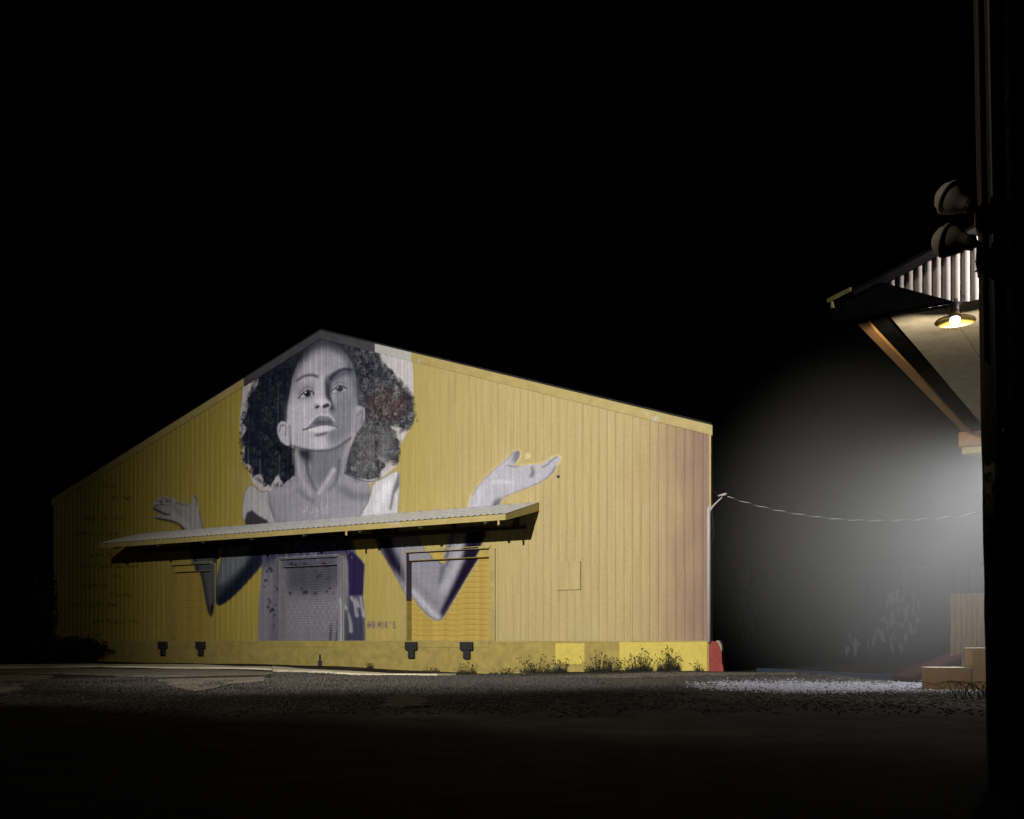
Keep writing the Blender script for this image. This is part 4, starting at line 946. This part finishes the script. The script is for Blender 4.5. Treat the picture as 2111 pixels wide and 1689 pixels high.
MB().tube([pol(3.62)-PB + Vector((.19*math.cos(t), .19*math.sin(t), .01*math.sin(3*t))) for t in np.linspace(math.pi*.9, math.pi*1.9, 14)], .008, 6).tube([pol(3.55)-PB + Vector((.19*math.cos(t), .19*math.sin(t), .012*math.sin(3*t))) for t in np.linspace(math.pi*.9, math.pi*1.9, 14)], .008, 6).build('strap_wire', M_BLACKSTEEL, pole)
# flyer remains: torn paper wrapped on the shaft
M_PAPER, nt, b = mat_new('torn_paper'); N = nt.nodes; L = nt.links
tc = N.new('ShaderNodeTexCoord'); nz = N.new('ShaderNodeTexNoise'); nz.inputs['Scale'].default_value = 16; nz.inputs['Detail'].default_value = 6; L.new(tc.outputs['Object'], nz.inputs['Vector'])
rr = N.new('ShaderNodeValToRGB'); rr.color_ramp.elements[0].position = .46; rr.color_ramp.elements[0].color = (.05, .05, .05, 1); rr.color_ramp.elements[1].position = .56; rr.color_ramp.elements[1].color = (.62, .62, .6, 1)
L.new(nz.outputs['Fac'], rr.inputs[0]); L.new(rr.outputs[0], b.inputs['Base Color']); b.inputs['Roughness'].default_value = .8
fz0, fz1 = 1.72, 2.21; fl = MB(); nu, nv = 9, 14
for j in range(nv+1):
    for i in range(nu+1):
        z = fz0 + (fz1-fz0)*j/nv; lim = .9 if j > 3 else .45 + j*.12
        t = math.pi*1.04 + (math.pi*.17*lim)*i/nu + (random.uniform(-.02, .02) if i in (0, nu) else 0)
        c = pol(z)-PB; fl.v.append((c.x+.1915*math.cos(t), c.y+.1915*math.sin(t), z + (random.uniform(-.015, .015) if j in (0, nv) else 0)))
fl.f = [(j*(nu+1)+i, j*(nu+1)+i+1, (j+1)*(nu+1)+i+1, (j+1)*(nu+1)+i) for j in range(nv) for i in range(nu)]
fo = fl.build('torn_flyer', M_PAPER, None, loc=PB); tag(fo, 'torn strip of white paper flyer stapled to the utility pole', 'flyer')
so = fo.modifiers.new('thickness', 'SOLIDIFY'); so.thickness = .0015; so.offset = 1
# two bell-shaped floodlights, seen from the side
M_BELL = mat('dusty_grey_housing', (0.50, 0.45, 0.36), 0.6, var=0.15, scale=22)
for (px, py, lab, ax_) in ((1957, 408, 'upper grey bell-shaped floodlight on the utility pole, switched off', (-.42, .45, .42)), (1950, 497, 'lower grey bell-shaped floodlight on the utility pole, switched off', (-.50, .45, .22))):
    p = at(px, py, 6.9); r = empty('floodlight', p); tag(r, lab, 'floodlight', 'floodlights on the utility pole')
    q = Vector(ax_).to_track_quat('Z', 'Y').to_matrix().to_4x4()
    MB().lathe([(.0, .085), (.05, .078), (.086, .05), (.104, .0), (.098, -.045), (.075, -.10), (.048, -.15), (.040, -.19), (.0, -.195)], 24, q).build('housing', M_BELL, r, smooth=True)
    MB().lathe([(.096, .012), (.112, .008), (.112, -.012), (.098, -.016)], 24, q).build('rim', M_BELL, r, smooth=True)
    MB().lathe([(.044, -.15), (.052, -.155), (.052, -.185), (.044, -.19)], 16, q).build('collar', M_BLACKSTEEL, r)
    e = q @ Vector((0, 0, -.17)); w = pol(p.z-.20) + Vector((-.17, 0, 0)) - p
    MB().tube([e, e*1.25 + Vector((.02, 0, -.02)), (e*1.2+w)*.5 + Vector((0, 0, -.03)), w], [.034, .026, .022, .026], 8).build('arm', mat('brass_arm', (.40, .34, .16), .5, metal=.4), r, smooth=True)

# street lamp outside the picture on the left: it throws the light on the mural
sl = empty('street_lamp', (STREET.x-.9, STREET.y-.5, 0)); tag(sl, 'steel street lamp left of the picture aimed at the mural', 'street lamp')
MB().tube([(0, 0, 0), (0, 0, 5), (0, 0, 10.6)], [.11, .09, .07], 14).build('mast', M_BLACKSTEEL, sl, smooth=True)
MB().tube([(0, 0, 10.5), (.4, .2, 10.78), (.75, .40, 10.75)], .04, 10).build('arm', M_BLACKSTEEL, sl, smooth=True)
h = Vector((.9, .5, STREET.z)); d = (Vector((1.6, 36.4, 6.6))-STREET).normalized()
q = Matrix.Translation(h - d*.04) @ d.to_track_quat('Z', 'Y').to_matrix().to_4x4()
MB().lathe([(0, -.32), (.10, -.31), (.16, -.2), (.22, -.06), (.24, 0.0), (.22, -.01), (.14, -.14), (0, -.2)], 22, q).build('head', M_BELL, sl, smooth=True)

e1 = (Vector((-9.5, 18.9, 0))-STREET).normalized(); e2 = (Vector((-1.0, 13.6, 0))-STREET).normalized(); ed = (e2-e1).normalized()
pa, pb = STREET + e1*.5 - ed*1.2, STREET + e1*.5 + ed*2.2; bk_ = Vector((-.62, -1, 0)).normalized()*1.3 + Vector((0, 0, -.06))
MB().prism([tuple(p - Vector((STREET.x-.9, STREET.y-.5, 0))) for p in (pa, pb, pb+bk_, pa+bk_)], (0, 0, -.012)).build('light_blocker_plate', M_BLACKSTEEL, sl)  # unseen plate added to block the lamp and keep the foreground dark

# weeds --------------------------------------------------------------
M_WEED = mat('dark_weed', (0.011, 0.013, 0.006), 0.85, var=0.5, scale=20)
M_SEED = mat('dry_seed_head', (0.018, 0.015, 0.008), 0.9, var=0.4, scale=20)
def weed(name, p, hgt, spread, n, label, group, heads=True, low=0.5):
    r = empty(name, p); tag(r, label, 'weed', group); st = MB(); lf = MB(); hd = MB()
    for _ in range(n):
        a = random.uniform(0, 6.28); rad = spread*random.random()**.6; tall = hgt*random.uniform(low, 1)*(1-.35*rad/spread)
        b0 = Vector((math.cos(a)*rad*.55, math.sin(a)*rad*.18, 0)); tip = b0 + Vector((math.cos(a)*rad*.55+random.uniform(-.06, .06), math.sin(a)*.1, tall)); mid = (b0+tip)/2 + Vector((random.uniform(-.04, .04), random.uniform(-.03, .03), .03))
        st.tube([b0, mid, tip], [.007, .006, .003], 4, False)
        for _k in range(random.randint(1, 4)):
            t = random.uniform(.1, .8); q_ = b0.lerp(mid, t*2) if t < .5 else mid.lerp(tip, t*2-1); l = random.uniform(.05, .13); aa = random.uniform(0, 6.28); e = q_ + Vector((math.cos(aa)*l, math.sin(aa)*l*.4, random.uniform(-.02, .09))); w = Vector((0, 0, .014))
            lf.add([q_, (q_+e)/2+w, e, (q_+e)/2-w], [(0, 1, 2, 3)])
        if heads and random.random() < .7:
            for _k in range(2):
                c = tip + Vector((random.uniform(-.03, .03), 0, random.uniform(-.05, .01))); s_ = random.uniform(.012, .024)
                hd.add([c+Vector(v)*s_ for v in ((1,0,0),(0,1,0),(-1,0,0),(0,-1,0),(0,0,1.3),(0,0,-1.3))], [(0,1,4),(1,2,4),(2,3,4),(3,0,4),(1,0,5),(2,1,5),(3,2,5),(0,3,5)])
    for _ in range(n*7):
        a = random.uniform(0, 6.28); l = random.uniform(.10, .34)*hgt; b0 = Vector((random.uniform(-spread, spread)*.8, random.uniform(-.12, .1), 0)); e = b0 + Vector((math.cos(a)*l*.5, math.sin(a)*l*.2, l)); w = Vector((.010, 0, 0))
        lf.add([b0-w, b0+w, e], [(0, 1, 2)])
    st.build('stems', M_WEED, r); lf.build('leaves', M_WEED, r)
    if hd.v: tag(hd.build('seed_heads', M_SEED, r), kind='stuff')
    return r
def wpos(px, out):
    s, _ = px_wall(px, 1380, out); q_ = PL + D*s - NB*out; return (q_[0], q_[1], float(gh(q_[0], q_[1])))
G = 'weeds along the warehouse base'
weed('weed', wpos(1232, .35), .86, .55, 26, 'tall dark weed tuft between the two bright yellow paint patches', G)
weed('weed', wpos(1316, .35), .88, .55, 30, 'tall seeding weed tuft at the left of the long yellow paint patch', G)
weed('weed', wpos(1376, .35), .95, .45, 34, 'densest tall weed tuft in the middle of the long yellow paint patch', G)
weed('weed', wpos(1265, .30), .60, .5, 16, 'lower weed tuft beside the tall one between the yellow patches', G)
weed('weed', wpos(1152, .30), .72, .35, 14, 'thin weed in front of the small yellow paint patch', G)
weed('weed', wpos(1105, .30), .80, .7, 20, 'wide sparse weed tuft left of the small yellow paint patch', G)
weed('weed', wpos(960, .30), .55, .5, 12, 'short weed below the right rubber dock bumper', G)
weed('weed', wpos(762, .30), .32, .16, 9, 'small dark weed below the painted signature', G, False)
weed('weed', wpos(1035, .30), .35, .6, 10, 'low sparse weeds right of the right rubber dock bumper', G)
weed('weed', wpos(1440, .30), .45, .2, 5, 'single thin weed near the red corner block', G)
weed('weed', wpos(888, .30), .26, .4, 8, 'low grass tuft between the two rubber dock bumpers', G, False)
# bramble in front of the steps, beside the pole
bq = empty('bramble', (at(2003, 1440, 17.8).x, 17.8, 0)); tag(bq, 'bare tangled bramble at the foot of the utility pole before the steps', 'bramble'); mb = MB()
for _ in range(26):
    a = random.uniform(0, 6.28); p = Vector((random.uniform(-.28, .35), random.uniform(-.2, .2), -.02)); pts = [p]; v = Vector((math.cos(a)*.09, math.sin(a)*.05, .16))
    for k in range(9):
        v += Vector((random.uniform(-.045, .04), random.uniform(-.03, .03), -.026)); p = p + v*.72; pts.append(p)
    mb.tube(pts, [.008-.0006*k for k in range(10)], 4)
mb.build('canes', M_WEED, bq)
# dark shrubs at the far left corner
def shrub(p, rx, rz, n, label):
    r = empty('shrub', p); tag(r, label, 'shrub', 'shrubs at the left corner of the warehouse'); lf = MB(); st = MB()
    for _ in range(9): st.tube([(random.uniform(-.1, .1), 0, 0), (random.uniform(-rx, rx)*.5, random.uniform(-.2, .2), rz*.9), (random.uniform(-rx, rx)*.8, random.uniform(-.3, .3), rz*random.uniform(1.2, 1.8))], [.03, .02, .006], 5, False)
    for _ in range(n):
        d_ = Vector((random.gauss(0, 1), random.gauss(0, 1), random.gauss(0, 1))).normalized()*random.random()**.4*random.choice([.75, 1, 1, 1.08]); c = Vector((d_.x*rx, d_.y*rx*.6, rz + d_.z*rz))
        a = Vector((random.gauss(0, 1), random.gauss(0, 1), random.gauss(0, 1))).normalized(); bb = a.orthogonal(); l = random.uniform(.05, .10)
        lf.add([c-a*l, c+bb*l*.5, c+a*l, c-bb*l*.5], [(0, 1, 2, 3)])
    st.build('stems', M_WEED, r); lf.build('foliage', M_WEED, r)
q_ = PL + D*2.6 - NB*1.0; shrub((q_[0], q_[1], 0), 2.2, .60, 2600, 'low dark shrub along the base at the left end of the warehouse')
q_ = PL + D*.1 - NB*.8; shrub((q_[0], q_[1], 0), .75, 2.6, 1500, 'tall dark shrub against the left corner of the warehouse')

# ================================================================== mist under the far lamp
me = bpy.data.meshes.new('haze'); import bmesh
bm = bmesh.new(); bmesh.ops.create_icosphere(bm, subdivisions=4, radius=1.0); bm.to_mesh(me); bm.free()
hz = link_mesh('haze', me, None, (8.0, 20.8, 3.1)); hz.scale = (4.7, 4.6, 4.6)
M_HAZE = bpy.data.materials.new('mist'); M_HAZE.use_nodes = True; nt = M_HAZE.node_tree; nt.nodes.clear()
o = nt.nodes.new('ShaderNodeOutputMaterial'); v = nt.nodes.new('ShaderNodeVolumePrincipled'); v.inputs['Color'].default_value = (.9, .9, .88, 1); v.inputs['Density'].default_value = 0.05; v.inputs['Anisotropy'].default_value = 0.1
tc = nt.nodes.new('ShaderNodeTexCoord'); ln = nt.nodes.new('ShaderNodeVectorMath'); ln.operation = 'LENGTH'; nt.links.new(tc.outputs['Object'], ln.inputs[0])
mr = nt.nodes.new('ShaderNodeMapRange'); mr.interpolation_type = 'SMOOTHSTEP'; mr.inputs[1].default_value = 1.0; mr.inputs[2].default_value = 0.0; mr.inputs[3].default_value = 0.0; mr.inputs[4].default_value = 0.13
nt.links.new(ln.outputs['Value'], mr.inputs[0]); nt.links.new(mr.outputs[0], v.inputs['Density'])
nt.links.new(v.outputs[0], o.inputs['Volume']); me.materials.append(M_HAZE)
tag(hz, 'pale mist glowing under the far awning lamp', None, None, 'stuff')
